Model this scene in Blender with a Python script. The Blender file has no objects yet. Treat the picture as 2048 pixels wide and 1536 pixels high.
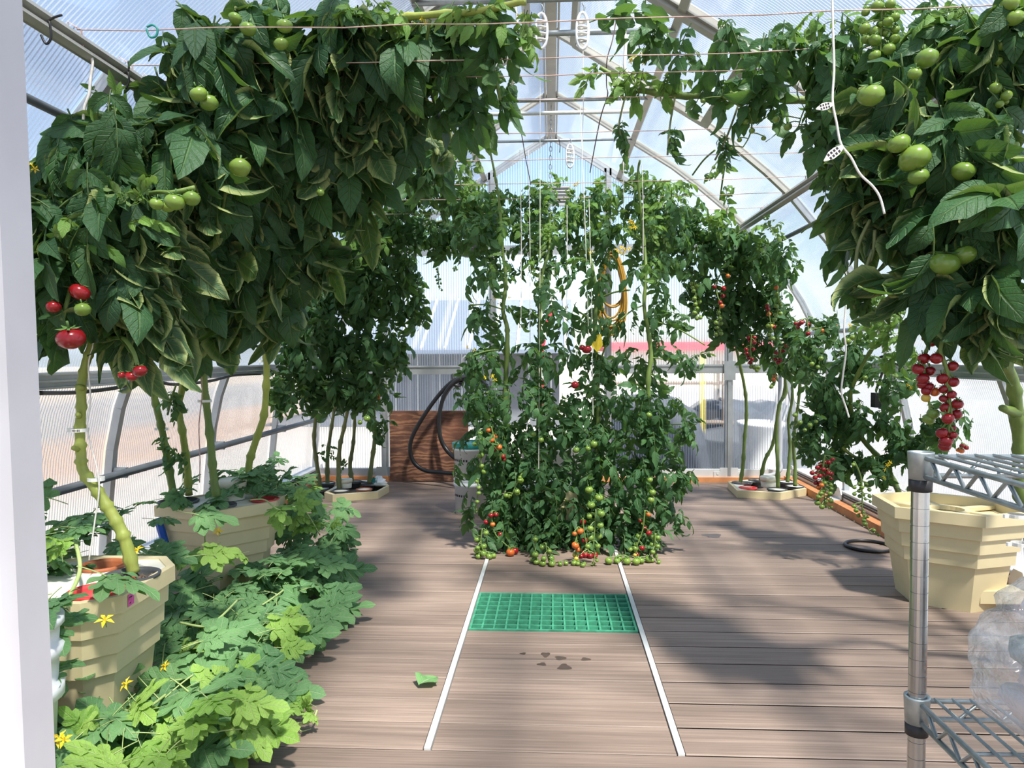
import bpy, math, random
import numpy as np
from mathutils import Matrix, Vector, Quaternion

random.seed(7)
RNG = np.random.default_rng(11)
S = bpy.context.scene
COL = S.collection

# ------------------------------------------------------------------ camera
F = 1500.0
H = 1.02
VPX, VPY, ROLL = 1104.0, 709.0, math.radians(0.3)


def camera_axes():
    u, v = (VPX - 1024) / F, (768 - VPY) / F
    c, s = math.cos(ROLL), math.sin(ROLL)
    u0, v0 = c * u + s * v, -s * u + c * v
    pitch = math.atan(v0)
    yaw = math.atan(u0 * math.cos(pitch))
    cp, sp, cy, sy = math.cos(pitch), math.sin(pitch), math.cos(yaw), math.sin(yaw)
    fwd = np.array([-sy * cp, cy * cp, -sp])
    right = np.array([cy, sy, 0.0])
    up = np.cross(right, fwd)
    return c * right - s * up, s * right + c * up, fwd


CR, CU, CF = camera_axes()
CAM = np.array([0.0, 0.0, H])
cam = bpy.data.cameras.new('camera')
cam.sensor_width = 36.0
cam.lens = 36.0 * F / 2048.0
cam.clip_start = 0.02
cam.clip_end = 500
camo = bpy.data.objects.new('camera', cam)
COL.objects.link(camo)
M = Matrix.Identity(4)
for i in range(3):
    M[i][0], M[i][1], M[i][2], M[i][3] = CR[i], CU[i], -CF[i], CAM[i]
camo.matrix_world = M
S.camera = camo

# ------------------------------------------------------------------ light
SUN_FROM = Vector((0.27, -0.46, 0.90)).normalized()
w = bpy.data.worlds.new('world')
S.world = w
w.use_nodes = True
wt = w.node_tree
wt.nodes.clear()
wo = wt.nodes.new('ShaderNodeOutputWorld')
bg = wt.nodes.new('ShaderNodeBackground')
sky = wt.nodes.new('ShaderNodeTexSky')
sky.sky_type = 'NISHITA'
sky.sun_disc = False
sky.sun_elevation = math.asin(SUN_FROM.z)
sky.sun_rotation = math.atan2(SUN_FROM.x, SUN_FROM.y)
sky.air_density = 1.0
sky.dust_density = 1.0
tc = wt.nodes.new('ShaderNodeTexCoord')
nz = wt.nodes.new('ShaderNodeTexNoise')
nz.inputs['Scale'].default_value = 2.2
nz.inputs['Detail'].default_value = 6
rp = wt.nodes.new('ShaderNodeValToRGB')
rp.color_ramp.elements[0].position = 0.38
rp.color_ramp.elements[0].color = (.14, .14, .14, 1)
rp.color_ramp.elements[1].position = 0.66
mx = wt.nodes.new('ShaderNodeMix')
mx.data_type = 'RGBA'
mx.inputs[7].default_value = (2.1, 2.55, 3.2, 1)
wt.links.new(tc.outputs['Generated'], nz.inputs['Vector'])
wt.links.new(nz.outputs['Fac'], rp.inputs['Fac'])
wt.links.new(rp.outputs['Color'], mx.inputs[0])
wt.links.new(sky.outputs['Color'], mx.inputs[6])
wt.links.new(mx.outputs[2], bg.inputs['Color'])
bg.inputs['Strength'].default_value = 0.33
wt.links.new(bg.outputs[0], wo.inputs[0])

sl = bpy.data.lights.new('sun', 'SUN')
sl.energy = 14.0
sl.angle = math.radians(4.5)
sl.color = (1.0, 0.93, 0.82)
so = bpy.data.objects.new('sun', sl)
so.rotation_euler = SUN_FROM.to_track_quat('Z', 'Y').to_euler()
so.location = (3, 2, 8)
COL.objects.link(so)

S.view_settings.view_transform = 'Standard'
S.view_settings.look = 'None'
S.view_settings.gamma = 1.0
S.view_settings.use_curve_mapping = False
S.view_settings.exposure = 0.0
try:
    S.cycles.use_denoising = True
    S.cycles.max_bounces = 10
    S.cycles.diffuse_bounces = 4
    S.cycles.glossy_bounces = 3
    S.cycles.transmission_bounces = 6
    S.cycles.transparent_max_bounces = 24
    S.cycles.caustics_reflective = False
    S.cycles.sample_clamp_indirect = 8.0
except Exception:
    pass

# ------------------------------------------------------------------ pixel -> place


def ray(px, py):
    return CF + CR * (px - 1024) / F + CU * (768 - py) / F


def atY(px, py, Y):
    d = ray(px, py)
    return CAM + d * (Y / d[1])


def atZ(px, py, z):
    d = ray(px, py)
    return CAM + d * ((z - H) / d[2])


# ------------------------------------------------------------------ objects
LOC = {}


def link(o, parent=None):
    COL.objects.link(o)
    if parent is not None:
        o.parent = parent
    return o


def tag(o, label=None, cat=None, group=None, kind=None):
    for k, v in (('label', label), ('category', cat), ('group', group), ('kind', kind)):
        if v:
            o[k] = v
    return o


def thing(name, label, cat, loc, group=None):
    o = bpy.data.objects.new(name, None)
    o.empty_display_size = 0.05
    o.location = tuple(float(x) for x in loc)
    LOC[o.name] = np.array(o.location)
    link(o)
    return tag(o, label, cat, group)


class MB:
    """collects shapes in world coordinates for ONE mesh"""

    def __init__(self):
        self.v, self.f, self.mi = [], [], []

    def add(self, vs, fs, mi=0):
        b = len(self.v)
        self.v.extend(tuple(float(c) for c in p) for p in vs)
        self.f.extend(tuple(b + i for i in f) for f in fs)
        self.mi.extend([mi] * len(fs))
        return self

    def box(self, lo, hi, mi=0, bev=0.0):
        x0, y0, z0 = lo
        x1, y1, z1 = hi
        if bev > 0:
            b = min(bev, (x1 - x0) * .4, (y1 - y0) * .4)
            p = [(x0 + b, y0), (x1 - b, y0), (x1, y0 + b), (x1, y1 - b), (x1 - b, y1), (x0 + b, y1), (x0, y1 - b), (x0, y0 + b)]
            return self.prism(p, z0, z1, mi)
        v = [(x0, y0, z0), (x1, y0, z0), (x1, y1, z0), (x0, y1, z0), (x0, y0, z1), (x1, y0, z1), (x1, y1, z1), (x0, y1, z1)]
        f = [(0, 3, 2, 1), (4, 5, 6, 7), (0, 1, 5, 4), (1, 2, 6, 5), (2, 3, 7, 6), (3, 0, 4, 7)]
        return self.add(v, f, mi)

    def prism(self, poly, z0, z1, mi=0, poly2=None):
        n = len(poly)
        q = poly2 or poly
        v = [(p[0], p[1], z0) for p in poly] + [(p[0], p[1], z1) for p in q]
        f = [tuple(range(n))[::-1], tuple(range(n, 2 * n))]
        f += [(i, (i + 1) % n, n + (i + 1) % n, n + i) for i in range(n)]
        return self.add(v, f, mi)

    def ringwall(self, outer, inner, z0, z1, mi=0):
        n = len(outer)
        v = [(p[0], p[1], z0) for p in outer] + [(p[0], p[1], z1) for p in outer] + [(p[0], p[1], z1) for p in inner] + [(p[0], p[1], z0) for p in inner]
        f = []
        for i in range(n):
            j = (i + 1) % n
            for a, b in ((0, 1), (1, 2), (2, 3), (3, 0)):
                f.append((a * n + i, a * n + j, b * n + j, b * n + i))
        return self.add(v, f, mi)

    def tube(self, pts, r, n=8, mi=0, cap=True, closed=False):
        P = [np.array(p, float) for p in pts]
        m = len(P)
        R = list(r) if hasattr(r, '__len__') else [r] * m
        T = []
        for i in range(m):
            if closed:
                t = P[(i + 1) % m] - P[i - 1]
            else:
                t = P[min(i + 1, m - 1)] - P[max(i - 1, 0)]
            L = np.linalg.norm(t)
            T.append(t / L if L > 1e-9 else np.array([0, 0, 1.0]))
        a = np.array([0, 0, 1.0]) if abs(T[0][2]) < .9 else np.array([1.0, 0, 0])
        nrm = np.cross(T[0], a)
        nrm /= np.linalg.norm(nrm)
        vs, fs = [], []
        for i in range(m):
            nrm = nrm - T[i] * nrm.dot(T[i])
            L = np.linalg.norm(nrm)
            if L < 1e-6:
                nrm = np.cross(T[i], np.array([.3, .5, .8]))
                L = np.linalg.norm(nrm)
            nrm = nrm / L
            bi = np.cross(T[i], nrm)
            for k in range(n):
                an = 2 * math.pi * k / n
                vs.append(P[i] + (nrm * math.cos(an) + bi * math.sin(an)) * R[i])
        rows = m if closed else m - 1
        for i in range(rows):
            j = (i + 1) % m
            for k in range(n):
                fs.append((i * n + k, i * n + (k + 1) % n, j * n + (k + 1) % n, j * n + k))
        if cap and not closed:
            fs.append(tuple(range(n))[::-1])
            fs.append(tuple(range((m - 1) * n, m * n)))
        return self.add(vs, fs, mi)

    def bar(self, a, b, w, h, up=(0, 0, 1), mi=0):
        """rectangular bar from a to b"""
        a, b = np.array(a, float), np.array(b, float)
        t = (b - a) / np.linalg.norm(b - a)
        s = np.cross(t, np.array(up, float))
        s /= np.linalg.norm(s)
        u = np.cross(s, t)
        v = []
        for p in (a, b):
            for x, y in ((-1, -1), (1, -1), (1, 1), (-1, 1)):
                v.append(p + s * x * w / 2 + u * y * h / 2)
        return self.add(v, [(0, 3, 2, 1), (4, 5, 6, 7), (0, 1, 5, 4), (1, 2, 6, 5), (2, 3, 7, 6), (3, 0, 4, 7)], mi)

    def lathe(self, c, prof, n=24, mi=0, axis=None):
        """prof: list of (radius, height)"""
        c = np.array(c, float)
        vs, fs = [], []
        for r, z in prof:
            for k in range(n):
                an = 2 * math.pi * k / n
                vs.append(c + np.array([r * math.cos(an), r * math.sin(an), z]))
        for i in range(len(prof) - 1):
            for k in range(n):
                fs.append((i * n + k, i * n + (k + 1) % n, (i + 1) * n + (k + 1) % n, (i + 1) * n + k))
        return self.add(vs, fs, mi)


def mesh_of(mb, mats, name='m', off=None, smooth=False):
    me = bpy.data.meshes.new(name)
    v = np.array(mb.v, float)
    if off is not None:
        v = v - off
    me.from_pydata([tuple(p) for p in v], [], mb.f)
    for m in (mats if isinstance(mats, (list, tuple)) else [mats]):
        me.materials.append(m)
    if any(mb.mi):
        me.polygons.foreach_set('material_index', mb.mi)
    if smooth:
        me.polygons.foreach_set('use_smooth', [True] * len(me.polygons))
    me.update()
    return me


def root_loc(o):
    while o.parent is not None:
        o = o.parent
    return LOC.get(o.name, np.zeros(3))


def part(name, mb, mats, parent, smooth=False):
    o = bpy.data.objects.new(name, None if mb is None else mesh_of(mb, mats, name, root_loc(parent), smooth))
    return link(o, parent)


def solo(name, mb, mats, label=None, cat=None, group=None, kind=None, smooth=False, loc=None):
    if loc is None:
        v = np.array(mb.v, float)
        loc = np.array([v[:, 0].mean(), v[:, 1].mean(), v[:, 2].min()])
    loc = np.array(loc, float)
    o = bpy.data.objects.new(name, mesh_of(mb, mats, name, loc, smooth))
    o.location = tuple(loc)
    LOC[o.name] = loc
    link(o)
    return tag(o, label, cat, group, kind)


def struct(name):
    o = bpy.data.objects.new(name, None)
    o.empty_display_size = 0.05
    LOC[o.name] = np.zeros(3)
    link(o)
    o['kind'] = 'structure'
    return o


def spline(pts, k=6):
    P = [np.array(p, float) for p in pts]
    out = []
    for i in range(len(P) - 1):
        p0, p1, p2, p3 = P[max(i - 1, 0)], P[i], P[i + 1], P[min(i + 2, len(P) - 1)]
        for j in range(k):
            t = j / k
            out.append(.5 * ((2 * p1) + (p2 - p0) * t + (2 * p0 - 5 * p1 + 4 * p2 - p3) * t * t + (3 * p1 - p0 - 3 * p2 + p3) * t ** 3))
    out.append(P[-1])
    return out


# ------------------------------------------------------------------ materials
class NT:
    def __init__(self, name):
        self.m = bpy.data.materials.new(name)
        self.m.use_nodes = True
        self.t = self.m.node_tree
        self.t.nodes.clear()
        self.out = self.t.nodes.new('ShaderNodeOutputMaterial')

    def n(self, typ, props=None, **ins):
        nd = self.t.nodes.new('ShaderNode' + typ)
        for k, v in (props or {}).items():
            setattr(nd, k, v)
        for k, v in ins.items():
            key = int(k[1:]) if k[0] == 'i' and k[1:].isdigit() else k.replace('_', ' ')
            sk = nd.inputs[key]
            if isinstance(v, bpy.types.NodeSocket):
                self.t.links.new(v, sk)
            else:
                if isinstance(v, tuple) and len(v) == 3 and sk.type == 'RGBA':
                    v = v + (1.0,)
                sk.default_value = v
        return nd

    def math(self, op, a, b=0.0, c=0.0):
        return self.n('Math', {'operation': op}, i0=a, i1=b, i2=c).outputs[0]

    def mix(self, f, a, b):
        return self.n('Mix', {'data_type': 'RGBA'}, i0=f, i6=a, i7=b).outputs[2]

    def ramp(self, f, stops):
        nd = self.n('ValToRGB', None, Fac=f)
        e = nd.color_ramp.elements
        while len(e) < len(stops):
            e.new(0.5)
        for i, (p, c) in enumerate(stops):
            e[i].position = p
            e[i].color = tuple(c) + ((1.0,) if len(c) == 3 else ())
        return nd.outputs[0]

    def noise(self, scale, vec=None, detail=3.0, rough=.5, dist=0.0):
        nd = self.n('TexNoise', None, Scale=scale, Detail=detail, Roughness=rough, Distortion=dist)
        if vec is not None:
            self.t.links.new(vec, nd.inputs['Vector'])
        return nd.outputs[0]

    def coord(self, scale=(1, 1, 1), which='Object'):
        tc = self.n('TexCoord')
        return self.n('Mapping', None, Vector=tc.outputs[which], Scale=scale).outputs[0]

    def bump(self, h, strength=.3, dist=.01):
        return self.n('Bump', None, Height=h, Strength=strength, Distance=dist).outputs[0]

    def pbsdf(self, color, rough=.5, metal=0.0, normal=None, **kw):
        b = self.n('BsdfPrincipled', None, Base_Color=color, Roughness=rough, Metallic=metal, **kw)
        if normal is not None:
            self.t.links.new(normal, b.inputs['Normal'])
        return b

    def done(self, sh):
        self.t.links.new(sh.outputs[0] if hasattr(sh, 'outputs') else sh, self.out.inputs[0])
        return self.m


def plain(name, col, rough=.5, metal=0.0, var=.12, scale=14.0, bump=0.0, **kw):
    t = NT(name)
    v = t.noise(scale, t.coord(), 4)
    dk = tuple(c * (1 - var) for c in col)
    lt = tuple(min(1, c * (1 + var)) for c in col)
    c = t.ramp(v, [(.3, dk), (.7, lt)])
    nm = t.bump(t.noise(scale * 6, t.coord(), 4), bump, .004) if bump else None
    return t.done(t.pbsdf(c, rough, metal, nm, **kw))


MAT = {}
MAT['alu'] = plain('aluminium', (.50, .52, .53), .42, .75, .08)
MAT['alu_tan'] = plain('aluminium_beam', (.42, .41, .37), .5, .6, .08)
MAT['alu_white'] = plain('bright_aluminium', (.80, .80, .78), .35, .3, .06)
MAT['jamb_w'] = plain('anodised_jamb', (.88, .92, .98), .4, .0, .05, 8)
MAT['jamb_g'] = plain('jamb_channel', (.58, .56, .58), .45, .05, .06, 8)
MAT['galv'] = plain('galvanised_tube', (.36, .40, .42), .4, .7, .15, 30)
MAT['grey_pipe'] = plain('grey_pipe', (.10, .115, .13), .5, 0, .15)
MAT['black'] = plain('black_rubber', (.012, .012, .013), .4, 0, .3)
MAT['blackplastic'] = plain('black_plastic', (.02, .02, .022), .5, 0, .2)
MAT['white_plastic'] = plain('white_plastic', (.82, .83, .82), .35, 0, .04)
MAT['teal'] = plain('teal_lid', (.02, .27, .22), .4, 0, .1)
MAT['cream'] = plain('cream_plastic', (.70, .60, .355), .5, 0, .06, 6)
MAT['cream_lid'] = plain('pale_lid', (.80, .78, .66), .5, 0, .06, 20)
MAT['cup'] = plain('cream_cap', (.80, .77, .62), .45, 0, .04)
MAT['red_plastic'] = plain('red_pot', (.62, .05, .05), .45, 0, .08)
MAT['orange_pot'] = plain('terracotta_pot', (.42, .13, .05), .55, 0, .12)
MAT['dark_pot'] = plain('dark_grey_pot', (.07, .075, .08), .5, 0, .15)
MAT['gravel'] = plain('clay_pebbles', (.17, .12, .09), .9, 0, .7, 60, .4)
MAT['twine'] = plain('pink_twine', (.50, .34, .29), .8, 0, .2, 80)
MAT['string'] = plain('white_string', (.78, .75, .70), .8, 0, .12, 80)
MAT['brown_string'] = plain('brown_string', (.16, .11, .09), .8, 0, .2, 80)
MAT['orange_wood'] = plain('orange_stained_board', (.62, .26, .10), .7, 0, .2, 9, .3)
MAT['yellow_hose'] = plain('yellow_hose', (.33, .18, .015), .45, 0, .15)
MAT['ribbon'] = plain('red_ribbon', (.80, .06, .10), .6, 0, .1)
MAT['pink'] = plain('pink_sticker', (.80, .12, .42), .6, 0, .08)
MAT['ink'] = plain('ink', (.02, .012, .02), .7, 0, .1)
MAT['blue'] = plain('blue_tape', (.01, .09, .48), .5, 0, .15)
MAT['flower'] = plain('yellow_petal', (.85, .62, .03), .6, 0, .12, 60)
MAT['petal_in'] = plain('flower_green', (.15, .25, .05), .6, 0, .2)
MAT['grate'] = plain('green_grating', (.06, .29, .17), .45, 0, .25, 40, .2)
MAT['grate_tray'] = plain('green_tray', (.006, .085, .042), .5, 0, .3, 12)
def ground_mat():
    t = NT('ground_zones')
    sp = t.n('SeparateXYZ', None, Vector=t.n('TexCoord').outputs['Object'])
    wob = t.math('MULTIPLY', t.noise(.5, t.coord(), 3), 1.6)
    d = t.math('MULTIPLY', t.math('ADD', t.math('ABSOLUTE', sp.outputs[0]), wob), .04)
    c = t.ramp(d, [(.10, (.46, .43, .38)), (.19, (.44, .40, .35)), (.235, (.41, .27, .18)), (.30, (.39, .27, .19)), (.34, (.27, .25, .23)), (.52, (.30, .28, .26)), (.62, (.46, .38, .29))])
    rt = t.ramp(t.math('ADD', t.math('MULTIPLY', sp.outputs[0], .1), .3), [(.2, (0, 0, 0)), (.45, (1, 1, 1))])
    c = t.mix(rt, c, (.40, .39, .38))
    f = t.noise(5.0, t.coord(), 5)
    c = t.mix(t.math('MULTIPLY', f, .35), c, (.22, .19, .16))
    return t.done(t.pbsdf(c, .95))


MAT['sand'] = ground_mat()
MAT['grey_shed'] = plain('shed_wall', (.12, .135, .16), .7, 0, .1)
MAT['shed_roof'] = plain('shed_roof', (.17, .21, .28), .5, .2, .08)
MAT['yellow_paint'] = plain('yellow_paint', (.75, .62, .10), .5, 0, .1)
MAT['dark_tarp'] = plain('dark_tarp', (.05, .06, .075), .7, 0, .3, 5, .4)
MAT['rack_wood'] = plain('weathered_rack', (.28, .22, .17), .8, 0, .25)
MAT['red_paint'] = plain('red_roof', (.50, .06, .07), .7, 0, .1)
MAT['grey_box'] = plain('grey_box', (.42, .43, .44), .5, 0, .08)


def planks_mat():
    t = NT('composite_decking')
    oi = t.n('ObjectInfo')
    # streaks along X, shifted by plank
    tcn = t.n('TexCoord')
    sh = t.n('VectorMath', {'operation': 'ADD'}, i0=tcn.outputs['Object'], i1=(0, 0, 0))
    r = t.math('MULTIPLY', oi.outputs['Random'], 37.0)
    cmb = t.n('CombineXYZ', None, X=r, Y=r, Z=0.0)
    sh = t.n('VectorMath', {'operation': 'ADD'}, i0=tcn.outputs['Object'], i1=cmb.outputs[0]).outputs[0]
    m1 = t.n('Mapping', None, Vector=sh, Scale=(1.2, 90, 1)).outputs[0]
    m2 = t.n('Mapping', None, Vector=sh, Scale=(4.0, 420, 1)).outputs[0]
    m3 = t.n('Mapping', None, Vector=sh, Scale=(1.6, 7, 1)).outputs[0]
    g1, g2, g3 = t.noise(1.0, m1, 4), t.noise(1.0, m2, 3), t.noise(1.0, m3, 5)
    s = t.math('ADD', t.math('MULTIPLY', g1, .45), t.math('ADD', t.math('MULTIPLY', g2, .3), t.math('MULTIPLY', g3, .4)))
    s = t.math('ADD', s, t.math('MULTIPLY', t.math('SUBTRACT', oi.outputs['Random'], .5), .10))
    c = t.ramp(s, [(.36, (.112, .083, .066)), (.55, (.210, .155, .122)), (.74, (.335, .252, .20))])
    nm = t.bump(g2, .25, .002)
    return t.done(t.pbsdf(c, .62, 0, nm))


MAT['plank'] = planks_mat()


def plywood_mat():
    t = NT('plywood')
    co = t.coord((1.0, 1, 3.0))
    d = t.noise(2.6, co, 3, .55, 1.2)
    wv = t.n('TexWave', {'wave_type': 'RINGS', 'rings_direction': 'Y'}, Vector=t.coord((1.3, .2, 4.5)), Scale=2.2, Distortion=13.0, Detail=4.0, Detail_Scale=1.6).outputs[1]
    c = t.ramp(wv, [(.12, (.115, .05, .028)), (.45, (.21, .092, .048)), (.9, (.32, .155, .085))])
    c2 = t.mix(t.ramp(d, [(.42, (0, 0, 0)), (.62, (1, 1, 1))]), c, (.10, .045, .03))
    c3 = t.mix(t.ramp(t.noise(1.6, t.coord(), 2), [(.5, (0, 0, 0)), (.75, (.6, .6, .6))]), c2, (.50, .20, .11))
    return t.done(t.pbsdf(c3, .75))


MAT['plywood'] = plywood_mat()


def poly_mat(name, axis, clear=.5, period=.016, blur=.0):
    """twin-wall polycarbonate: clear skins joined by webs"""
    t = NT(name)
    tcn = t.n('TexCoord')
    sp = t.n('SeparateXYZ', None, Vector=tcn.outputs['Object'])
    u = sp.outputs[axis]
    f = t.math('FRACT', t.math('MULTIPLY', u, 1.0 / period))
    tri = t.math('ABSOLUTE', t.math('SUBTRACT', f, .5))          # 0..0.5
    web = t.ramp(tri, [(.05, (1, 1, 1)), (.24, (0, 0, 0))])
    cl = t.noise(1.3, t.coord((1, 1, 1)), 3)
    milky = t.n('BsdfTranslucent', None, Color=(.36, .42, .49))
    dif = t.n('BsdfDiffuse', None, Color=(.85, .87, .90))
    mk = t.n('MixShader', None, Fac=.10, i1=milky.outputs[0], i2=dif.outputs[0])
    tr = t.n('BsdfTransparent', None, Color=(.95, .97, 1.0))
    rf = t.n('BsdfRefraction', None, Color=(.97, .98, 1.0), Roughness=.22, IOR=1.12)
    thr = t.n('MixShader', None, Fac=blur, i1=tr.outputs[0], i2=rf.outputs[0])
    fac = t.math('ADD', t.math('MULTIPLY', web, .62), t.math('ADD', 1 - clear - .38, t.math('MULTIPLY', cl, .12)))
    body = t.n('MixShader', None, Fac=fac, i1=thr.outputs[0], i2=mk.outputs[0])
    gl = t.n('BsdfGlossy', None, Color=(1, 1, 1), Roughness=.12)
    nm = t.bump(tri, .35, .004)
    t.t.links.new(nm, gl.inputs['Normal'])
    fr = t.n('Fresnel', None, IOR=1.45)
    sh = t.n('MixShader', None, Fac=t.math('MULTIPLY', fr.outputs[0], .35), i1=body.outputs[0], i2=gl.outputs[0])
    return t.done(sh)


MAT['poly_y'] = poly_mat('polycarbonate_side', 1)
MAT['poly_x'] = poly_mat('polycarbonate_gable', 0, .58, .02, .4)


def clear_mat():
    t = NT('polycarbonate_outer_skin')
    tr = t.n('BsdfTransparent', None, Color=(.97, .98, 1.0))
    gl = t.n('BsdfGlossy', None, Color=(1, 1, 1), Roughness=.1)
    fr = t.n('Fresnel', None, IOR=1.25)
    return t.done(t.n('MixShader', None, Fac=t.math('MULTIPLY', fr.outputs[0], .4), i1=tr.outputs[0], i2=gl.outputs[0]))


MAT['poly_out'] = clear_mat()


def bag_mat():
    t = NT('clear_bag_film')
    tr = t.n('BsdfTransparent', None, Color=(.92, .93, .94))
    gl = t.n('BsdfGlossy', None, Color=(1, 1, 1), Roughness=.14)
    df = t.n('BsdfDiffuse', None, Color=(.80, .80, .82))
    nz_ = t.noise(13, t.coord(), 5, .6, .8)
    nm = t.bump(nz_, .9, .03)
    t.t.links.new(nm, gl.inputs['Normal'])
    a = t.n('MixShader', None, Fac=.20, i1=tr.outputs[0], i2=df.outputs[0])
    lw = t.n('LayerWeight', None, Blend=.35)
    t.t.links.new(nm, lw.inputs['Normal'])
    fac = t.math('ADD', t.math('MULTIPLY', lw.outputs[1], .38), .05)
    return t.done(t.n('MixShader', None, Fac=fac, i1=a.outputs[0], i2=gl.outputs[0]))


MAT['bag'] = bag_mat()


def leaf_mat(name, dark, light, under, trans, vein, rough=.45, tw=.34, yellow=None, margin=None):
    t = NT(name)
    oi = t.n('ObjectInfo')
    at = t.n('Attribute', {'attribute_name': 'rnd'})
    rnd = t.math('FRACT', t.math('ADD', oi.outputs['Random'], at.outputs['Fac']))
    uv = t.n('TexCoord').outputs['UV']
    sp = t.n('SeparateXYZ', None, Vector=uv)
    au = t.math('ABSOLUTE', t.math('SUBTRACT', t.math('MULTIPLY', sp.outputs[0], 2.0), 1.0))
    v = sp.outputs[1]
    mid = t.ramp(au, [(.03, (1, 1, 1)), (.11, (0, 0, 0))])
    sf = t.math('FRACT', t.math('MULTIPLY', t.math('SUBTRACT', v, t.math('MULTIPLY', au, .22)), 6.5))
    sd = t.math('ABSOLUTE', t.math('SUBTRACT', sf, .5))
    side = t.ramp(sd, [(.03, (1, 1, 1)), (.13, (0, 0, 0))])
    vm = t.math('MAXIMUM', mid, t.math('MULTIPLY', side, .55))
    nzv = t.noise(46 if margin else 28, t.coord(), 4, .6)
    base = t.mix(rnd, dark, light)
    base = t.mix(t.math('MULTIPLY', t.math('SUBTRACT', nzv, .35), .8), base, tuple(c * 1.35 for c in light))
    if yellow:
        ym = t.math('MULTIPLY', t.ramp(t.math('ADD', au, t.math('MULTIPLY', nzv, .5)), [(1.05, (0, 0, 0)), (1.35, (1, 1, 1))]), .35)
        base = t.mix(ym, base, yellow)
    top = t.mix(t.math('MULTIPLY', vm, .85 if 'melon' in name else .6), base, vein)
    geo = t.n('NewGeometry')
    mg = t.ramp(au, [(.50, (0, 0, 0)), (.85, (1, 1, 1))])
    und = t.mix(mg, under, margin or under)
    und = t.mix(t.math('MULTIPLY', vm, .45), und, margin or vein)
    col = t.mix(geo.outputs['Backfacing'], top, und)
    hgt = t.math('SUBTRACT', t.math('MULTIPLY', nzv, .6), t.math('MULTIPLY', vm, .7))
    nm = t.bump(hgt, .8 if margin else .55, .006)
    pb = t.pbsdf(col, rough, 0, nm)
    pb.inputs['Specular IOR Level'].default_value = .35
    tl = t.n('BsdfTranslucent', None, Color=t.mix(rnd, trans, tuple(c * .7 for c in trans)))
    return t.done(t.n('MixShader', None, Fac=tw, i1=pb.outputs[0], i2=tl.outputs[0]))


MAT['leaf_big'] = leaf_mat('tomato_leaf_broad', (.021, .070, .032), (.052, .135, .045), (.060, .125, .052), (.16, .32, .04), (.10, .18, .06), .46, .26, (.20, .25, .06), (.34, .40, .15))  # underside colour darkened to carry shade; only the rolled margins keep the pale tone
MAT['leaf'] = leaf_mat('tomato_leaf', (.026, .085, .037), (.070, .170, .058), (.075, .150, .062), (.21, .42, .06), (.13, .23, .08), .42, .32)
MAT['leaf_young'] = leaf_mat('tomato_shoot_leaf', (.085, .20, .04), (.17, .32, .06), (.20, .31, .10), (.30, .52, .07), (.24, .36, .11), .5, .35)
MAT['melon'] = leaf_mat('melon_leaf', (.085, .215, .085), (.17, .35, .125), (.14, .24, .12), (.22, .42, .07), (.32, .46, .24), .55, .28)
MAT['melon_young'] = leaf_mat('melon_leaf_young', (.19, .39, .06), (.33, .53, .10), (.26, .40, .13), (.34, .56, .07), (.44, .60, .24), .55, .32)


def stem_mat(name, a, b):
    t = NT(name)
    n1 = t.noise(7, t.coord((1, 1, .6)), 4)
    n2 = t.noise(90, t.coord((1, 1, .25)), 3)
    c = t.ramp(t.math('ADD', t.math('MULTIPLY', n1, .7), t.math('MULTIPLY', n2, .3)), [(.3, a), (.7, b)])
    return t.done(t.pbsdf(c, .55, 0, t.bump(n2, .35, .003)))


MAT['stem'] = stem_mat('green_stem', (.085, .15, .03), (.20, .28, .065))
MAT['stem_pale'] = stem_mat('pale_stem', (.19, .25, .035), (.38, .42, .095))
MAT['stem_dark'] = stem_mat('brown_green_stem', (.10, .12, .045), (.24, .27, .10))
MAT['petiole'] = stem_mat('leaf_petiole', (.05, .10, .025), (.11, .18, .045))
MAT['vine'] = stem_mat('melon_vine', (.28, .38, .12), (.45, .55, .22))


def fruit_mat(name, col, col2):
    t = NT(name)
    g = t.n('TexCoord').outputs['Object']
    sp = t.n('SeparateXYZ', None, Vector=g)
    oi = t.n('ObjectInfo')
    n1 = t.noise(1.4, g, 3)
    f = t.math('ADD', t.math('MULTIPLY', oi.outputs['Random'], .5), t.math('MULTIPLY', n1, .5))
    c = t.mix(f, col, col2)
    b = t.pbsdf(c, .22, 0)
    b.inputs['Subsurface Weight'].default_value = .12
    b.inputs['Subsurface Radius'].default_value = (.004, .003, .001)
    return t.done(b)


MAT['fr_g'] = fruit_mat('green_tomato_skin', (.11, .20, .028), (.21, .31, .05))
MAT['fr_y'] = fruit_mat('yellowing_tomato_skin', (.55, .45, .07), (.60, .38, .06))
MAT['fr_o'] = fruit_mat('orange_tomato_skin', (.60, .17, .03), (.55, .10, .02))
MAT['fr_r'] = fruit_mat('red_tomato_skin', (.32, .010, .013), (.20, .007, .012))
MAT['calyx'] = plain('calyx', (.10, .20, .05), .6, 0, .2)

# ------------------------------------------------------------------ outdoors
g = MB()
g.add([(-60, -12, -.18), (60, -12, -.18), (60, 90, -.18), (-60, 90, -.18)], [(0, 1, 2, 3)])
solo('ground', g, MAT['sand'], kind='structure')

# ------------------------------------------------------------------ greenhouse shell
PROF = [(1.95, 0.0), (1.945, .18), (1.93, .35), (1.90, .62), (1.86, .80), (1.81, .935), (1.74, 1.17), (1.645, 1.36), (1.53, 1.54), (1.40, 1.70), (1.27, 1.86), (1.14, 1.985), (.97, 2.13), (.80, 2.26), (.535, 2.43), (.27, 2.60), (.02, 2.75)]
I_RAIL, I_BEAM = 5, 10
PXZ = np.array(PROF)
ARCH = [-1.70, -.735, .235, 1.20, 2.165, 3.13, 4.095, 5.06, 6.03]
YB = 6.03


def wall_x(z):
    return float(np.interp(z, PXZ[:, 1], PXZ[:, 0]))


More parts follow.
